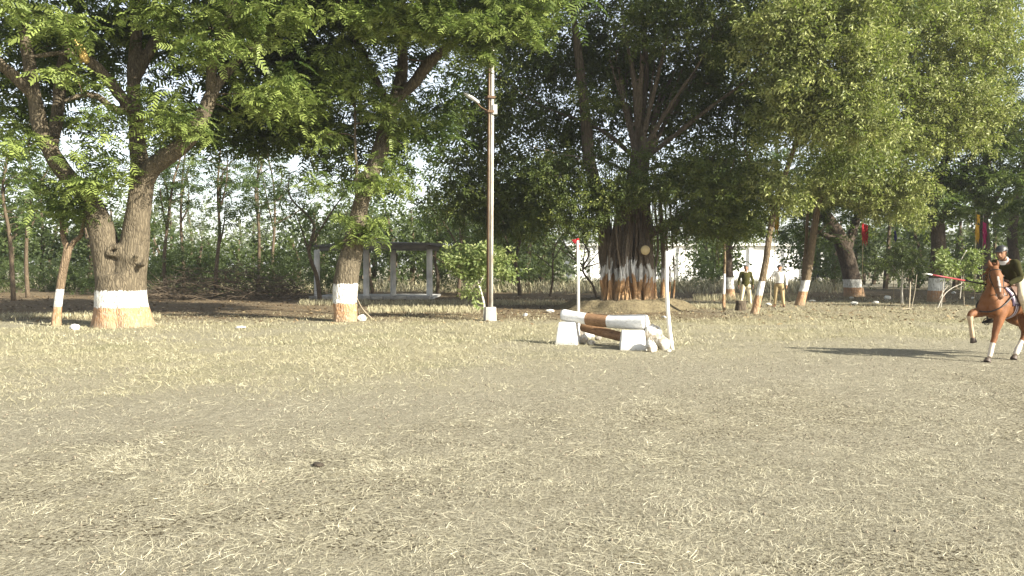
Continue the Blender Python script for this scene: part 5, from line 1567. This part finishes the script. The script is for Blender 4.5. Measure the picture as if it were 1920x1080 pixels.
def person(name, label, loc, rotz, J, look, scale=1.0, voxel=.010, group=None, parent_space=None):
    root = thing(name, label, 'person', loc, group, rotz)
    root.scale = (scale,) * 3
    g = lambda k: np.asarray(J[k], float)
    hip, neck, head = g('hip'), g('neck'), g('head')
    left = unit(g('shL') - g('shR')); up = unit(neck - hip); fw = unit(np.cross(left, up))
    hf = unit(np.asarray(J.get('face', fw), float)); hu = unit(np.asarray(J.get('hup', V3(0, 0, 1)), float)); hl = unit(np.cross(hu, hf)); hf = np.cross(hl, hu)
    H = lambda f, l, u: head + hf * f + hl * l + hu * u
    tor = lambda t, f=0: hip + (neck - hip) * t + fw * f
    # the whole body as one skin
    mb = MB()
    def torso(m, o, t0=-.12, t1=1.02):
        rows = [(-.16, .0, .10, .09), (-.04, 0, .155, .11), (.12, .005, .150, .105), (.32, .01, .138, .10), (.55, .015, .155, .112), (.76, .01, .168, .112), (.92, 0, .150, .09), (1.02, -.005, .07, .06)]
        rows = [r for r in rows if t0 - .05 <= r[0] <= t1 + .02]
        s = spline([[*tor(r[0], r[1]), r[2] + o, r[3] + o] for r in rows], 4)
        tube(m, s[:, :3], None, 20, 0, True, None, s[:, 3:5], left)
    torso(mb, 0)
    limb3(mb, [neck - up * .05, neck + (head - neck) * .45, head - hu * .02], [.062, .055, .055])
    rows = [(-.118, .030, .022, .025), (-.100, .026, .042, .048), (-.07, .016, .057, .070), (-.03, .008, .067, .084), (.02, 0, .073, .092), (.06, -.006, .073, .092), (.095, -.012, .055, .072), (.112, -.014, .022, .03)]
    s = spline([[*H(r[1], 0, r[0]), r[2], r[3]] for r in rows], 4); tube(mb, s[:, :3], None, 20, 0, True, None, s[:, 3:5], hl)
    limb3(mb, [H(.082, 0, .03), H(.098, 0, .0), H(.112, 0, -.022), H(.094, 0, -.034)], [.010, .012, .017, .012], 8, 3)       # nose
    limb3(mb, [H(.086, -.026, -.060), H(.096, 0, -.058), H(.086, .026, -.060)], [.007, .010, .007], 8, 3)                     # lips
    for sg in (-1, 1):
        limb3(mb, [H(.078, sg * .015, .028), H(.085, sg * .033, .033), H(.064, sg * .055, .025)], [.009, .010, .007], 8, 3)   # brow
        limb3(mb, [H(-.008, sg * .074, -.03), H(-.012, sg * .082, .0), H(-.012, sg * .084, .026), H(-.004, sg * .076, .03)], [.009, .012, .012, .007], 8, 3)   # ear
    for sd, sg in (('L', 1), ('R', -1)):
        sh, el, wr = g('sh' + sd), g('el' + sd), g('wr' + sd)
        limb3(mb, [sh - left * sg * .07, sh, sh * .55 + el * .45, el, el * .55 + wr * .45, wr], [.055, .062, .048, .042, .041, .027])
        hd = np.asarray(J.get('hd' + sd, unit(wr - el)), float)
        hand(mb, wr, hd, np.asarray(J.get('ha' + sd, fw), float), np.asarray(J.get('hp' + sd, -left * sg), float), J.get('curl' + sd, .45))
        kn, an = g('kn' + sd), g('an' + sd)
        hp = hip + left * sg * .09 - up * .03
        limb3(mb, [hp, hp * .6 + kn * .4, kn, kn * .65 + an * .35, an], [.092, .082, .058, .056, .038])
        toe = np.asarray(J.get('toe' + sd, fw), float)
        limb3(mb, [an - toe * .04 + V3(0, 0, -.04), an + toe * .06 + V3(0, 0, -.045), an + toe * .15 + V3(0, 0, -.055)], [.036, .036, .026])
    me = remesh(mb.mesh('body'), voxel, 2)
    obj('body', me, look['skin'], root)
    # clothes
    mb = MB(); torso(mb, .014, -.13 if look.get('tuck') is None else -.05, .99)
    limb3(mb, [neck - up * .08, neck + up * .005 + (head - neck) * .12], [.085, .068])
    for sd, sg in (('L', 1), ('R', -1)):
        sh, el, wr = g('sh' + sd), g('el' + sd), g('wr' + sd)
        e = look.get('sleeve', .94)
        limb3(mb, [sh - left * sg * .08, sh, sh * .55 + el * .45, el, el * .5 + wr * .5, el * (1 - e) + wr * e][:6 if e > .5 else 4], [.066, .070, .060, .054, .050, .042][:6 if e > .5 else 4])
    obj(look['top_name'], remesh(mb.mesh('top'), voxel, 3), look['top'], root)
    mb = MB(); torso(mb, .010 if look.get('tuck') is None else .018, -.16, .14)
    for sd, sg in (('L', 1), ('R', -1)):
        kn, an = g('kn' + sd), g('an' + sd); hp = hip + left * sg * .09 - up * .03
        limb3(mb, [hp + up * .05, hp, hp * .6 + kn * .4, kn, kn * .65 + an * .35, kn * .08 + an * .92], [.098, .108, .098, .074, .069, .060])
    obj('trousers', remesh(mb.mesh('trousers'), voxel, 3), look['legs'], root)
    for sd in 'LR':
        an = g('an' + sd); kn = g('kn' + sd); toe = np.asarray(J.get('toe' + sd, fw), float)
        mb = MB()
        if look.get('boot'):
            limb3(mb, [kn * .8 + an * .2, kn * .5 + an * .5, an], [.068, .066, .050])
        s = spline([[*(an - toe * .075 + V3(0, 0, -.045)), .032, .035], [*(an + V3(0, 0, -.035)), .044, .048], [*(an + toe * .10 + V3(0, 0, -.05)), .046, .034], [*(an + toe * .19 + V3(0, 0, -.06)), .03, .022]], 4)
        tube(mb, s[:, :3], None, 12, 0, True, None, s[:, 3:5], np.cross(V3(0, 0, 1), toe))
        obj('boot' if look.get('boot') else 'shoe', remesh(mb.mesh('shoe'), max(voxel, .013), 2), look['shoe'], root)
    if look.get('collar'):
        mb = MB()
        c = neck + up * .005
        for sg in (-1, 1):
            limb3(mb, [c - fw * .055 + left * sg * .02 + up * .02, c + left * sg * .066 + up * .012, c + fw * .062 + left * sg * .035 - up * .035, c + fw * .082 + left * sg * .012 - up * .085], [.022, .022, .026, .012], 10)
        if look.get('scarf'):
            s = spline([[*(c + fw * .05 + up * .02), .055, .018], [*(c + fw * .085 - up * .05), .05, .018], [*(c + fw * .11 - up * .14), .012, .01]], 4)
            tube(mb, s[:, :3], None, 12, 0, True, None, s[:, 3:5], left)
        obj('collar', remesh(mb.mesh('collar'), .010, 1), look['collar'], root)
    for sg in (-1, 1):
        mb = MB(); limb3(mb, [H(.071, sg * .022, .012), H(.080, sg * .032, .013), H(.070, sg * .043, .011)], [.006, .009, .005], 8, 3)
        obj('eye', mb.mesh('eye'), look['eye'], root)
    mb = MB()
    kind = look.get('head')
    if kind == 'helmet':
        rows = [(.035, -.005, .100, .122), (.065, -.008, .101, .122), (.105, -.012, .088, .105), (.135, -.016, .055, .068), (.147, -.018, .02, .025)]
        s = spline([[*H(r[1], 0, r[0]), r[2], r[3]] for r in rows], 4); tube(mb, s[:, :3], None, 22, 0, True, None, s[:, 3:5], hl)
        s = spline([[*H(.07, 0, .050), .085, .010], [*H(.13, 0, .042), .075, .009], [*H(.165, 0, .030), .045, .006]], 4); tube(mb, s[:, :3], None, 16, 0, True, None, s[:, 3:5], hl)
        hm = obj('helmet', remesh(mb.mesh('helmet'), .010, 3), look['hat'], root)
        st = MB()
        for sg in (-1, 1):
            limb3(st, [H(.0, sg * .098, .04), H(.012, sg * .078, -.05), H(.035, sg * .03, -.125), H(.035, 0, -.135)], [.006] * 4, 6, 3)
        obj('chin_strap', st.mesh('chin_strap'), look['hat'], hm)
    else:
        lo = .015 if kind == 'hair' else .030
        rows = [(lo - .03, -.036, .066, .068), (lo + .02, -.022, .082, .090), (.075, -.014, .081, .098), (.105, -.016, .062, .080), (.124, -.018, .025, .035)]
        s = spline([[*H(r[1], 0, r[0]), r[2], r[3]] for r in rows], 4); tube(mb, s[:, :3], None, 20, 0, True, None, s[:, 3:5], hl)
        if kind == 'cap':
            s = spline([[*H(.05, 0, .056), .07, .008], [*H(.12, 0, .050), .055, .007], [*H(.145, 0, .044), .03, .005]], 4); tube(mb, s[:, :3], None, 14, 0, True, None, s[:, 3:5], hl)
        obj('hair' if kind == 'hair' else 'cap', remesh(mb.mesh('hair'), .013, 2), look['hat'], root)
    if look.get('belt'):
        mb = MB(); s = spline([[*tor(.075), .176, .132], [*tor(.12), .172, .128]], 2); tube(mb, s[:, :3], None, 22, 0, True, None, s[:, 3:5], left)
        obj('belt', mb.mesh('belt'), look['belt'], root)
    return root


SKIN = mat_plain('skin_brown', (.26, .135, .075), .55, .15, 12, .05, .35)
EYE = mat_plain('eye_dark', (.02, .015, .012), .3, .1, 5, 0, .5)
OLIVE = mat_plain('olive_wool', (.062, .058, .020), .95, .25, 30, .4, .05)
DOLIVE = mat_plain('dark_olive_wool', (.040, .038, .016), .95, .25, 30, .4, .05)
KHAKI = mat_plain('khaki_cotton', (.40, .31, .17), .9, .15, 14, .25, .1)
CREAM = mat_plain('cream_cotton', (.60, .53, .37), .9, .12, 14, .25, .1)
WSHIRT = mat_plain('white_cotton', (.72, .70, .66), .9, .08, 14, .25, .1)
BLACK = mat_plain('black_hair', (.015, .013, .012), .6, .2, 20, .2, .3)
LEATHER = mat_plain('brown_leather', (.10, .045, .022), .5, .3, 12, .2, .4)
DLEATH = mat_plain('dark_leather', (.022, .016, .013), .45, .3, 12, .2, .45)
HELM = mat_plain('helmet_shell', (.028, .027, .026), .45, .15, 8, .05, .5)
DARKCL = mat_plain('dark_cloth', (.035, .036, .045), .9, .2, 10, .2, .1)


def standing(hipz=.92, spread=.11, arms=None, lean=0):
    J = dict(hip=V3(0, 0, hipz), neck=V3(.0, lean, 1.46), head=V3(.015, lean, 1.605), shL=V3(0, .185 + lean, 1.40), shR=V3(0, -.185 + lean, 1.40),
             elL=V3(-.02, .27 + lean, 1.12), elR=V3(-.02, -.27 + lean, 1.12), wrL=V3(.05, .29 + lean, .87), wrR=V3(.05, -.29 + lean, .87),
             knL=V3(.03, spread, .49), knR=V3(.03, -spread, .49), anL=V3(0, spread * 1.35, .085), anR=V3(0, -spread * 1.35, .085), toeL=unit(V3(1, .25, 0)), toeR=unit(V3(1, -.25, 0)))
    if arms: J.update(arms)
    return J


FACE_CAM = R(-90)
p1 = G(1398, 575)
person('person', 'man in olive sweater and cream trousers standing behind the sawn stump', p1, math.atan2(-p1.y, -p1.x) + .1, standing(spread=.15), dict(skin=SKIN, eye=EYE, top=OLIVE, top_name='sweater', legs=CREAM, shoe=LEATHER, collar=WSHIRT, head='hair', hat=BLACK), 1.02, .015)
p2 = G(1461, 576)
person('person', 'man in white shirt and dark cap holding a stick beside the pale trunk', p2, math.atan2(-p2.y, -p2.x) - .15,
       standing(spread=.13, arms=dict(elR=V3(.05, -.33, 1.16), wrR=V3(.27, -.30, 1.20), haR=V3(0, 0, 1), hpR=V3(0, 1, 0), hdR=V3(1, 0, 0), curlR=1.15)),
       dict(skin=SKIN, eye=EYE, top=WSHIRT, top_name='shirt', tuck=True, legs=KHAKI, shoe=LEATHER, head='cap', hat=BLACK, belt=LEATHER, sleeve=.9), 1.03, .015)
_a = math.atan2(-p2.y, -p2.x) - .15
hx, hy = .35, -.29
hw = p2 + Vector((math.cos(_a) * hx - math.sin(_a) * hy, math.sin(_a) * hx + math.cos(_a) * hy, 0)) * 1.03
stick('walking_stick', 'upright stick held by the man in white shirt', hw, hw + Vector((.02, .02, 1.38)), .013, WOODY, 'stick', .0)
for i, (px, D, dr, lab) in enumerate(((1534, 84, .3, 'leftmost of the dark figures far off in the dry grass'), (1544, 84.6, -.5, 'middle one of the dark figures far off in the dry grass'), (1549, 83.5, .9, 'rightmost of the dark figures far off in the dry grass'))):
    person('person', lab, Vector(((px - 960) / FPX * D, D, 0)), FACE_CAM + dr, standing(spread=.09), dict(skin=SKIN, eye=EYE, top=DARKCL, top_name='shirt', legs=DARKCL, shoe=DLEATH, head='hair', hat=BLACK), 1.0, .042, 'dark figures far off in the dry grass')


# ------------------------------------------------------------------ horse and rider
def horse_and_rider():
    K = .92
    hd = unit(V3(-.87, -.49, 0)); lf = V3(-hd[1], hd[0], 0)
    rot = math.atan2(hd[1], hd[0])
    hoof_w = G(1851, 679)
    HL = V3(.95, .15, 0) * K
    o = Vector((hoof_w.x - hd[0] * HL[0] - lf[0] * HL[1], hoof_w.y - hd[1] * HL[0] - lf[1] * HL[1], 0))
    root = thing('horse', 'chestnut horse cantering in at the right edge with a rider', 'horse', o, None, rot)
    TS = [(-.84, 1.17, .10, .13), (-.74, 1.20, .21, .23), (-.50, 1.20, .285, .285), (-.18, 1.15, .29, .285), (.12, 1.12, .28, .305), (.40, 1.13, .255, .325), (.58, 1.11, .225, .29), (.70, 1.08, .16, .20), (.735, 1.07, .06, .09)]
    mb = MB()
    loft(mb, [(x * K, 0, z * K, a * K, b * K) for x, z, a, b in TS], 26, 4)
    N = lambda *r: [(x * K, y * K, z * K, a * K, b * K) for x, y, z, a, b in r]
    loft(mb, N((.38, 0, 1.18, .16, .26), (.54, .02, 1.32, .145, .25), (.645, .07, 1.50, .112, .185), (.72, .12, 1.66, .09, .145), (.79, .16, 1.79, .072, .105)), 20, 4)
    # head, turned towards the field
    yaw = R(42); hf = V3(math.cos(yaw), math.sin(yaw), 0); hs = V3(-math.sin(yaw), math.cos(yaw), 0)
    poll = V3(.79, .16, 1.83)
    def HP(f, s, u): return (poll + hf * f + hs * (s - .13 * u) + V3(0, 0, u)) * K
    HS = [(-.02, -.02, .055, .07), (.05, -.07, .088, .105), (.10, -.17, .103, .130), (.15, -.30, .082, .112), (.19, -.42, .062, .082), (.215, -.51, .060, .070), (.22, -.57, .058, .062), (.215, -.60, .035, .035)]
    s = spline([[*HP(f, 0, u), a * K, b * K] for f, u, a, b in HS], 4); tube(mb, s[:, :3], None, 20, 0, True, None, s[:, 3:5], hs)
    for sg in (-1, 1):
        limb3(mb, [HP(.02, sg * .045, -.20), HP(.05, sg * .06, -.27), HP(.12, sg * .04, -.36)], [.05 * K, .062 * K, .035 * K])      # cheek
        limb3(mb, [HP(.10, sg * .075, -.145), HP(.14, sg * .09, -.16), HP(.16, sg * .08, -.19)], [.02 * K, .03 * K, .018 * K])       # eye socket
        limb3(mb, [HP(.245, sg * .025, -.52), HP(.27, sg * .032, -.545), HP(.265, sg * .028, -.57)], [.018 * K, .02 * K, .012 * K])   # nostril wing
        s = spline([[*HP(.0, sg * .055, .0), .03 * K, .022 * K], [*HP(.015, sg * .066, .06), .040 * K, .024 * K], [*HP(.01, sg * .072, .115), .028 * K, .016 * K], [*HP(.0, sg * .066, .165), .004, .004]], 4)
        tube(mb, s[:, :3], None, 12, 0, True, None, s[:, 3:5], hs)
    limb3(mb, [HP(.19, 0, -.56), HP(.16, 0, -.60), HP(.17, 0, -.625)], [.04 * K, .04 * K, .022 * K])
    def leg(pts, rad): limb3(mb, [V3(*p) * K for p in pts], [r * K for r in rad], 16, 5)
    # chest muscles
    leg([(.52, .12, 1.15), (.635, .11, 1.02), (.64, .12, .90)], (.13, .135, .09)); leg([(.52, -.12, 1.15), (.63, -.11, 1.02), (.63, -.12, .90)], (.13, .135, .09))
    LEGS = {
        'fl': ([(.48, .15, 1.10), (.56, .165, .93), (.63, .165, .74), (.72, .16, .53), (.735, .16, .48), (.80, .155, .32), (.86, .15, .155), (.90, .15, .09)], (.15, .118, .085, .064, .060, .040, .050, .042)),
        'fr': ([(.50, -.15, 1.10), (.60, -.17, .97), (.80, -.18, .93), (.96, -.18, .90), (.985, -.18, .84), (.945, -.175, .66), (.915, -.17, .50), (.895, -.17, .44)], (.15, .118, .088, .066, .060, .040, .050, .042)),
        'hl': ([(-.55, .16, 1.12), (-.34, .19, .90), (-.24, .19, .80), (-.30, .17, .60), (-.31, .16, .50), (-.18, .155, .32), (-.06, .15, .155), (-.01, .15, .09)], (.22, .175, .12, .078, .066, .046, .052, .043)),
        'hr': ([(-.60, -.16, 1.12), (-.50, -.19, .90), (-.50, -.19, .80), (-.78, -.17, .66), (-.84, -.16, .58), (-.92, -.155, .40), (-1.0, -.15, .26), (-1.04, -.15, .20)], (.22, .175, .12, .078, .066, .046, .052, .043))}
    for p, r in LEGS.values(): leg(p, r)
    me = remesh(mb.mesh('body'), .015, 3)
    # muscle relief, then coat colours: blaze, socks and dark points
    c = coords(me); nn0 = normals(me)
    rl = np.array([mnoise.noise((p[0] * 5, p[1] * 7, p[2] * 4)) * .016 + mnoise.noise((p[0] * 12, p[1] * 12, p[2] * 8)) * .006 for p in c])
    set_coords(me, c + nn0 * rl[:, None])
    c = coords(me); col = np.tile(V3(.155, .062, .024), (len(c), 1))
    shade = np.array([mnoise.noise(Vector(p) * 2.6) for p in c])
    col *= (1 + .45 * shade)[:, None]
    rel = c / K - poll; u_ = rel[:, 2]; f_, s_ = rel @ hf, rel @ hs + .13 * u_
    onhead = (f_ > .06) & (u_ < -.05) & (np.abs(s_) < .11) & (u_ > -.66)
    nn = normals(me) @ hf
    bl = onhead & (nn > .35) & (np.abs(s_ + .004) < np.interp(-u_, [.10, .2, .33, .42, .5], [.002, .016, .022, .014, .012])) & (u_ < -.16) & (u_ > -.46)
    col[bl] = (.72, .66, .60)
    mz = onhead & (u_ < -.50); col[mz] = col[mz] * .4 + V3(.16, .10, .075) * .6
    def sock(k, i0, cc):
        p = np.array(LEGS[k][0][i0:]) * K
        d = np.min([np.linalg.norm(c - (p[i] * (1 - t) + p[i + 1] * t), axis=1) for i in range(len(p) - 1) for t in np.linspace(0, 1, 6)], axis=0)
        m = d < .066 * K
        col[m] = cc
    sock('fl', 5, (.66, .60, .50)); sock('hl', 5, (.70, .64, .55)); sock('fr', 4, (.48, .37, .25)); sock('hr', 5, (.60, .52, .42))
    at = me.color_attributes.new('coat', 'FLOAT_COLOR', 'POINT'); at.data.foreach_set('color', np.hstack([col, np.ones((len(c), 1))]).ravel().astype(np.float32))
    k = NT('horse_coat'); a = k.n('ShaderNodeAttribute', attribute_name='coat')
    fine = k.noise(k.co((30, 30, 60)), 2, 4)
    k.bump(fine, .12, .005); k.base(k.mix(.25, a.outputs['Color'], k.ramp(fine, [(.3, (.07, .025, .010)), (.7, (.38, .18, .075))]), 'MIX'), .62, .22)
    obj('body', me, k.m, root)
    hoofm = mat_plain('hoof_horn', (.075, .055, .042), .55, .3, 18, .2, .3)
    for kx, (p, r) in LEGS.items():
        e = V3(*p[-1]) * K; d = unit(V3(*p[-1]) - V3(*p[-2]))
        if kx in ('fl', 'hl'):
            tip = e + V3(.055, 0, 0) * K; tip[2] = .002; e2 = e + V3(.01, 0, -.015)
            h = MB(); s = spline([[*e2, .044 * K, .046 * K], [*((e2 + tip) / 2), .056 * K, .060 * K], [*tip, .066 * K, .074 * K]], 3); tube(h, s[:, :3], None, 16, 0, True, None, s[:, 3:5], V3(0, 1, 0))
        else:
            tip = e + d * .085 * K; h = MB(); s = spline([[*(e - d * .01), .044 * K, .044 * K], [*((e + tip) / 2), .054 * K, .056 * K], [*tip, .062 * K, .068 * K]], 3); tube(h, s[:, :3], None, 16, 0, True, None, s[:, 3:5], V3(0, 1, 0))
        h.build('hoof', hoofm, root)
    for sg in (-1, 1):
        e = MB(); limb3(e, [HP(.125, sg * .098, -.15), HP(.14, sg * .106, -.163), HP(.15, sg * .096, -.18)], [.010 * K, .016 * K, .008 * K], 10, 3)
        obj('eye', e.mesh('eye'), EYE, root)
    # mane and tail from many strands
    hair = mat_plain('mane_hair', (.20, .075, .025), .6, .4, 10, .3, .3)
    rg = np.random.default_rng(4); m = MB()
    crest = spline([V3(.44, 0, 1.50), V3(.56, .02, 1.60), V3(.64, .06, 1.72), V3(.71, .11, 1.82), V3(.78, .155, 1.90)], 12)
    for p in crest:
        for g in range(6):
            q = (p + rg.normal(0, .014, 3)) * K; dn = V3(-.09 + rg.normal(0, .06), -.10 + rg.normal(0, .06), -.12 + rg.normal(0, .07)) * K
            limb3(m, [q, q + dn * .4 + V3(-.01, -.02, .015), q + dn], [.010, .008, .002], 5, 2)
    for g in range(14):
        q = HP(.02 + rg.normal(0, .01), rg.normal(0, .02), .01); limb3(m, [q, q + (hf * .06 + V3(0, 0, -.05)) * K, q + (hf * .10 + hs * rg.normal(0, .02) + V3(0, 0, -.16)) * K], [.008, .007, .002], 5, 2)
    m.build('mane', hair, root)
    m = MB()
    for g in range(60):
        q = V3(-.82, rg.normal(0, .02), 1.26) * K; w = rg.normal(0, .05, 3)
        limb3(m, [q, q + V3(-.14, w[1] * .4, .02) * K, q + (V3(-.30, 0, -.20) + w * .6) * K, q + (V3(-.42, 0, -.55) + w * 1.2) * K], [.014, .014, .010, .002], 5, 3)
    m.build('tail', hair, root)
    # tack
    tk = MB()
    def ring(u, f, a, b, r=.009):
        cpt = HP(f, 0, u); th = np.linspace(0, 2 * np.pi, 22)
        ax = unit(np.cross(hs, unit(V3(*HP(.2, 0, -.5)) - V3(*HP(.05, 0, -.1)))))
        pts = [cpt + hs * math.cos(t) * a * K + ax * math.sin(t) * b * K for t in th]
        tube(tk, pts, [r * K] * 22, 6, 0, False)
    ring(-.40, .182, .071, .094); ring(-.075, .055, .098, .115)
    for sg in (-1, 1):
        limb3(tk, [HP(-.01, sg * .066, -.02), HP(.06, sg * .108, -.17), HP(.12, sg * .097, -.30), HP(.17, sg * .074, -.42), HP(.20, sg * .066, -.52)], [.008 * K] * 5, 6, 3)
    limb3(tk, [V3(.30, .28, 1.30) * K, V3(.62, .265, 1.10) * K, V3(.77, .15, .99) * K, V3(.80, 0, .965) * K, V3(.77, -.15, .99) * K, V3(.62, -.265, 1.10) * K, V3(.30, -.28, 1.30) * K], [.014 * K] * 7, 6, 4)
    tk.build('bridle', DLEATH, root)
    bit = MB()
    for sg in (-1, 1):
        cpt = HP(.195, sg * .068, -.525); tube(bit, [cpt + (hf * math.cos(t) + V3(0, 0, math.sin(t))) * .03 * K for t in np.linspace(0, 6.283, 13)], [.005] * 13, 6, 0, False)
    bit.build('bit_ring', mat_plain('bit_steel', (.5, .5, .5), .3, .1, 5, 0, .5), root)
    rh, lh = V3(.40, -.13, 1.34), V3(.36, .13, 1.33)
    rn = MB()
    for sg, hnd in ((1, lh), (-1, rh)):
        limb3(rn, [HP(.19, sg * .075, -.525), (V3(*HP(.19, sg * .075, -.525)) + hnd) / 2 + V3(0, sg * .06, -.07), hnd], [.0075] * 3, 6, 5)
    rn.build('reins', DLEATH, root)
    # saddle pad following the back
    TSn = np.array(TS)
    def tp(x, ang, off):
        z, a, b = (np.interp(x, TSn[:, 0], TSn[:, i]) for i in (1, 2, 3))
        return V3(x, (a + off) * math.sin(ang), z + (b + off) * math.cos(ang)) * K
    def pad(x0, x1, amax, off, mats, name, stripes=False, nx=14, na=30):
        m = MB(); Vv = []
        for i in range(nx + 1):
            for j in range(na + 1):
                ang = -amax + 2 * amax * j / na
                Vv.append(tp(x0 + (x1 - x0) * i / nx + .05 * math.cos(ang) * (i / nx), ang, off + .006 * math.sin(j * 1.7)))
        for i in range(nx):
            for j in range(na):
                edge = stripes and (i in (0, nx - 1) or j in (0, na - 1))
                ed2 = stripes and (i in (1, nx - 2) or j in (1, na - 2))
                m.q.append(np.array([[i * (na + 1) + j, i * (na + 1) + j + 1, (i + 1) * (na + 1) + j + 1, (i + 1) * (na + 1) + j]])); m.qm.append(np.array([1 if edge else 2 if ed2 else 0])); m.qt.append(np.array([.5]))
        m.v.append(np.array(Vv)); m.n = len(Vv)
        oo = m.build(name, mats, root)
        md = oo.modifiers.new('thick', 'SOLIDIFY'); md.thickness = .012; md.offset = 1
        return oo
    purple = mat_plain('pad_purple', (.10, .075, .11), .9, .2, 20, .3, .1); pale = mat_plain('pad_trim', (.46, .40, .42), .9, .15, 20, .3, .1)
    pad(-.42, .33, R(98), .018, [mat_plain('pad_grey', (.17, .14, .14), .95, .25, 20, .4, .05), purple, pale], 'saddle_pad', True)
    g = MB()
    for xx, mt in ((.20, 0),):
        ths = np.linspace(R(95), R(265), 26); pts = [tp(xx + .03 * math.sin(t * 2), t, .012) for t in ths]
        w = .045 * K
        for dx, mm in ((-.03, 0), (0, 1), (.03, 0)):
            tube(g, [p + V3(dx * K, 0, 0) for p in pts], None, 8, mm, True, None, np.tile([.015 * K, .008 * K], (26, 1)), V3(1, 0, 0))
    g.build('girth', [pale, purple], root)
    sd = MB()
    loft(sd, [(x * K, 0, z * K, a * K, b * K) for x, z, a, b in ((-.36, 1.56, .10, .03), (-.30, 1.53, .17, .06), (-.12, 1.47, .16, .05), (.06, 1.49, .13, .06), (.16, 1.55, .08, .06), (.20, 1.56, .05, .03))], 18, 4)
    for sg in (-1, 1):
        loft(sd, [(.02 * K, sg * .17 * K, 1.44 * K, .20 * K, .03 * K), (.05 * K, sg * .28 * K, 1.28 * K, .19 * K, .02 * K), (.06 * K, sg * .31 * K, 1.10 * K, .13 * K, .015 * K)], 16, 4, (1, 0, 0))
    obj('saddle', remesh(sd.mesh('saddle'), .012, 3), LEATHER, root)
    for sg in (-1, 1):
        st = MB(); limb3(st, [V3(.03, sg * .33, 1.14), V3(.01, sg * .36, .85), V3(.03, sg * .365, .72)], [.010] * 3, 6, 3)
        c0 = V3(.03, sg * .37, .665); tube(st, [c0 + V3(0, math.cos(t) * .055, math.sin(t) * .065) for t in np.linspace(0, 6.283, 15)], [.008] * 15, 6, 0, False)
        st.build('stirrup', DLEATH, root)
    # rider
    J = dict(hip=V3(-.20, 0, 1.45), neck=V3(.145, 0, 1.815), head=V3(.250, .01, 1.945), shL=V3(.10, .185, 1.765), shR=V3(.10, -.185, 1.765), elL=V3(.10, .27, 1.50), elR=V3(.18, -.26, 1.52), wrL=V3(.33, .17, 1.375), wrR=V3(.36, -.155, 1.385),
             haL=V3(-.1, -.1, 1), hpL=V3(.3, -1, 0), hdL=V3(.75, -.5, -.2), curlL=1.2, haR=V3(-.1, .1, 1), hpR=V3(.3, 1, 0), hdR=V3(.75, .4, -.2), curlR=1.2,
             knL=V3(.14, .335, 1.14), knR=V3(.14, -.335, 1.14), anL=V3(-.07, .365, .71), anR=V3(-.07, -.365, .71), toeL=unit(V3(1, .15, -.02)), toeR=unit(V3(1, -.15, -.02)), face=V3(.97, .16, -.06), hup=V3(.10, 0, 1))
    person('person', 'rider in dark olive sweater and black helmet crouched on the chestnut horse', o, rot, J, dict(skin=SKIN, eye=EYE, top=DOLIVE, top_name='sweater', legs=CREAM, shoe=DLEATH, boot=True, collar=WSHIRT, scarf=True, head='helmet', hat=HELM), 1.0, .0115)
    # the lance in his right hand
    W = lambda p: Vector((o.x + hd[0] * p[0] + lf[0] * p[1], o.y + hd[1] * p[0] + lf[1] * p[1], p[2]))
    h = W(V3(.445, -.115, 1.37)); tip = P(1735, 513, 14.15)
    d = (tip - h).normalized(); L = (tip - h).length
    lr = thing('riding_lance', 'red and black lance with a pale tip held low by the rider', 'lance', h)
    m = MB(); tube(m, [d * -.55, d * 0, d * (L * .38)], [.012, .014, .015], 10); m.build('shaft', DLEATH, lr)
    m = MB(); tube(m, [d * (L * .38), d * (L * .70), d * (L * .90)], [.014, .014, .013], 10); m.build('red_sleeve', mat_plain('lance_red', (.28, .04, .045), .5, .15, 8, .1, .4), lr)
    m = MB(); tube(m, [d * (L * .90), d * (L * .95), d * L], [.015, .012, .002], 10); m.build('tip', mat_plain('lance_tip', (.55, .54, .52), .35, .1, 8, 0, .5), lr)
    # dust and turf kicked up by the planted hoof
    return root


horse_and_rider()


# ------------------------------------------------------------------ winter haze
HAZE = 0.0004
if HAZE:
    hb = box(MB(), (0, 1100, 9.0), (3200, 3000, 20.6)).mesh('haze')
    hm = bpy.data.materials.new('haze_air'); hm.use_nodes = True
    ht = hm.node_tree
    for n in list(ht.nodes):
        if n.type != 'OUTPUT_MATERIAL': ht.nodes.remove(n)
    pv = ht.nodes.new('ShaderNodeVolumePrincipled')
    pv.inputs['Color'].default_value = (.93, .95, 1.0, 1)
    pv.inputs['Density'].default_value = HAZE
    pv.inputs['Anisotropy'].default_value = .2
    ht.links.new(pv.outputs[0], ht.nodes['Material Output'].inputs['Volume'])
    tag(obj('haze', hb, hm), 'pale winter haze in the air over the field', None, None, 'stuff')
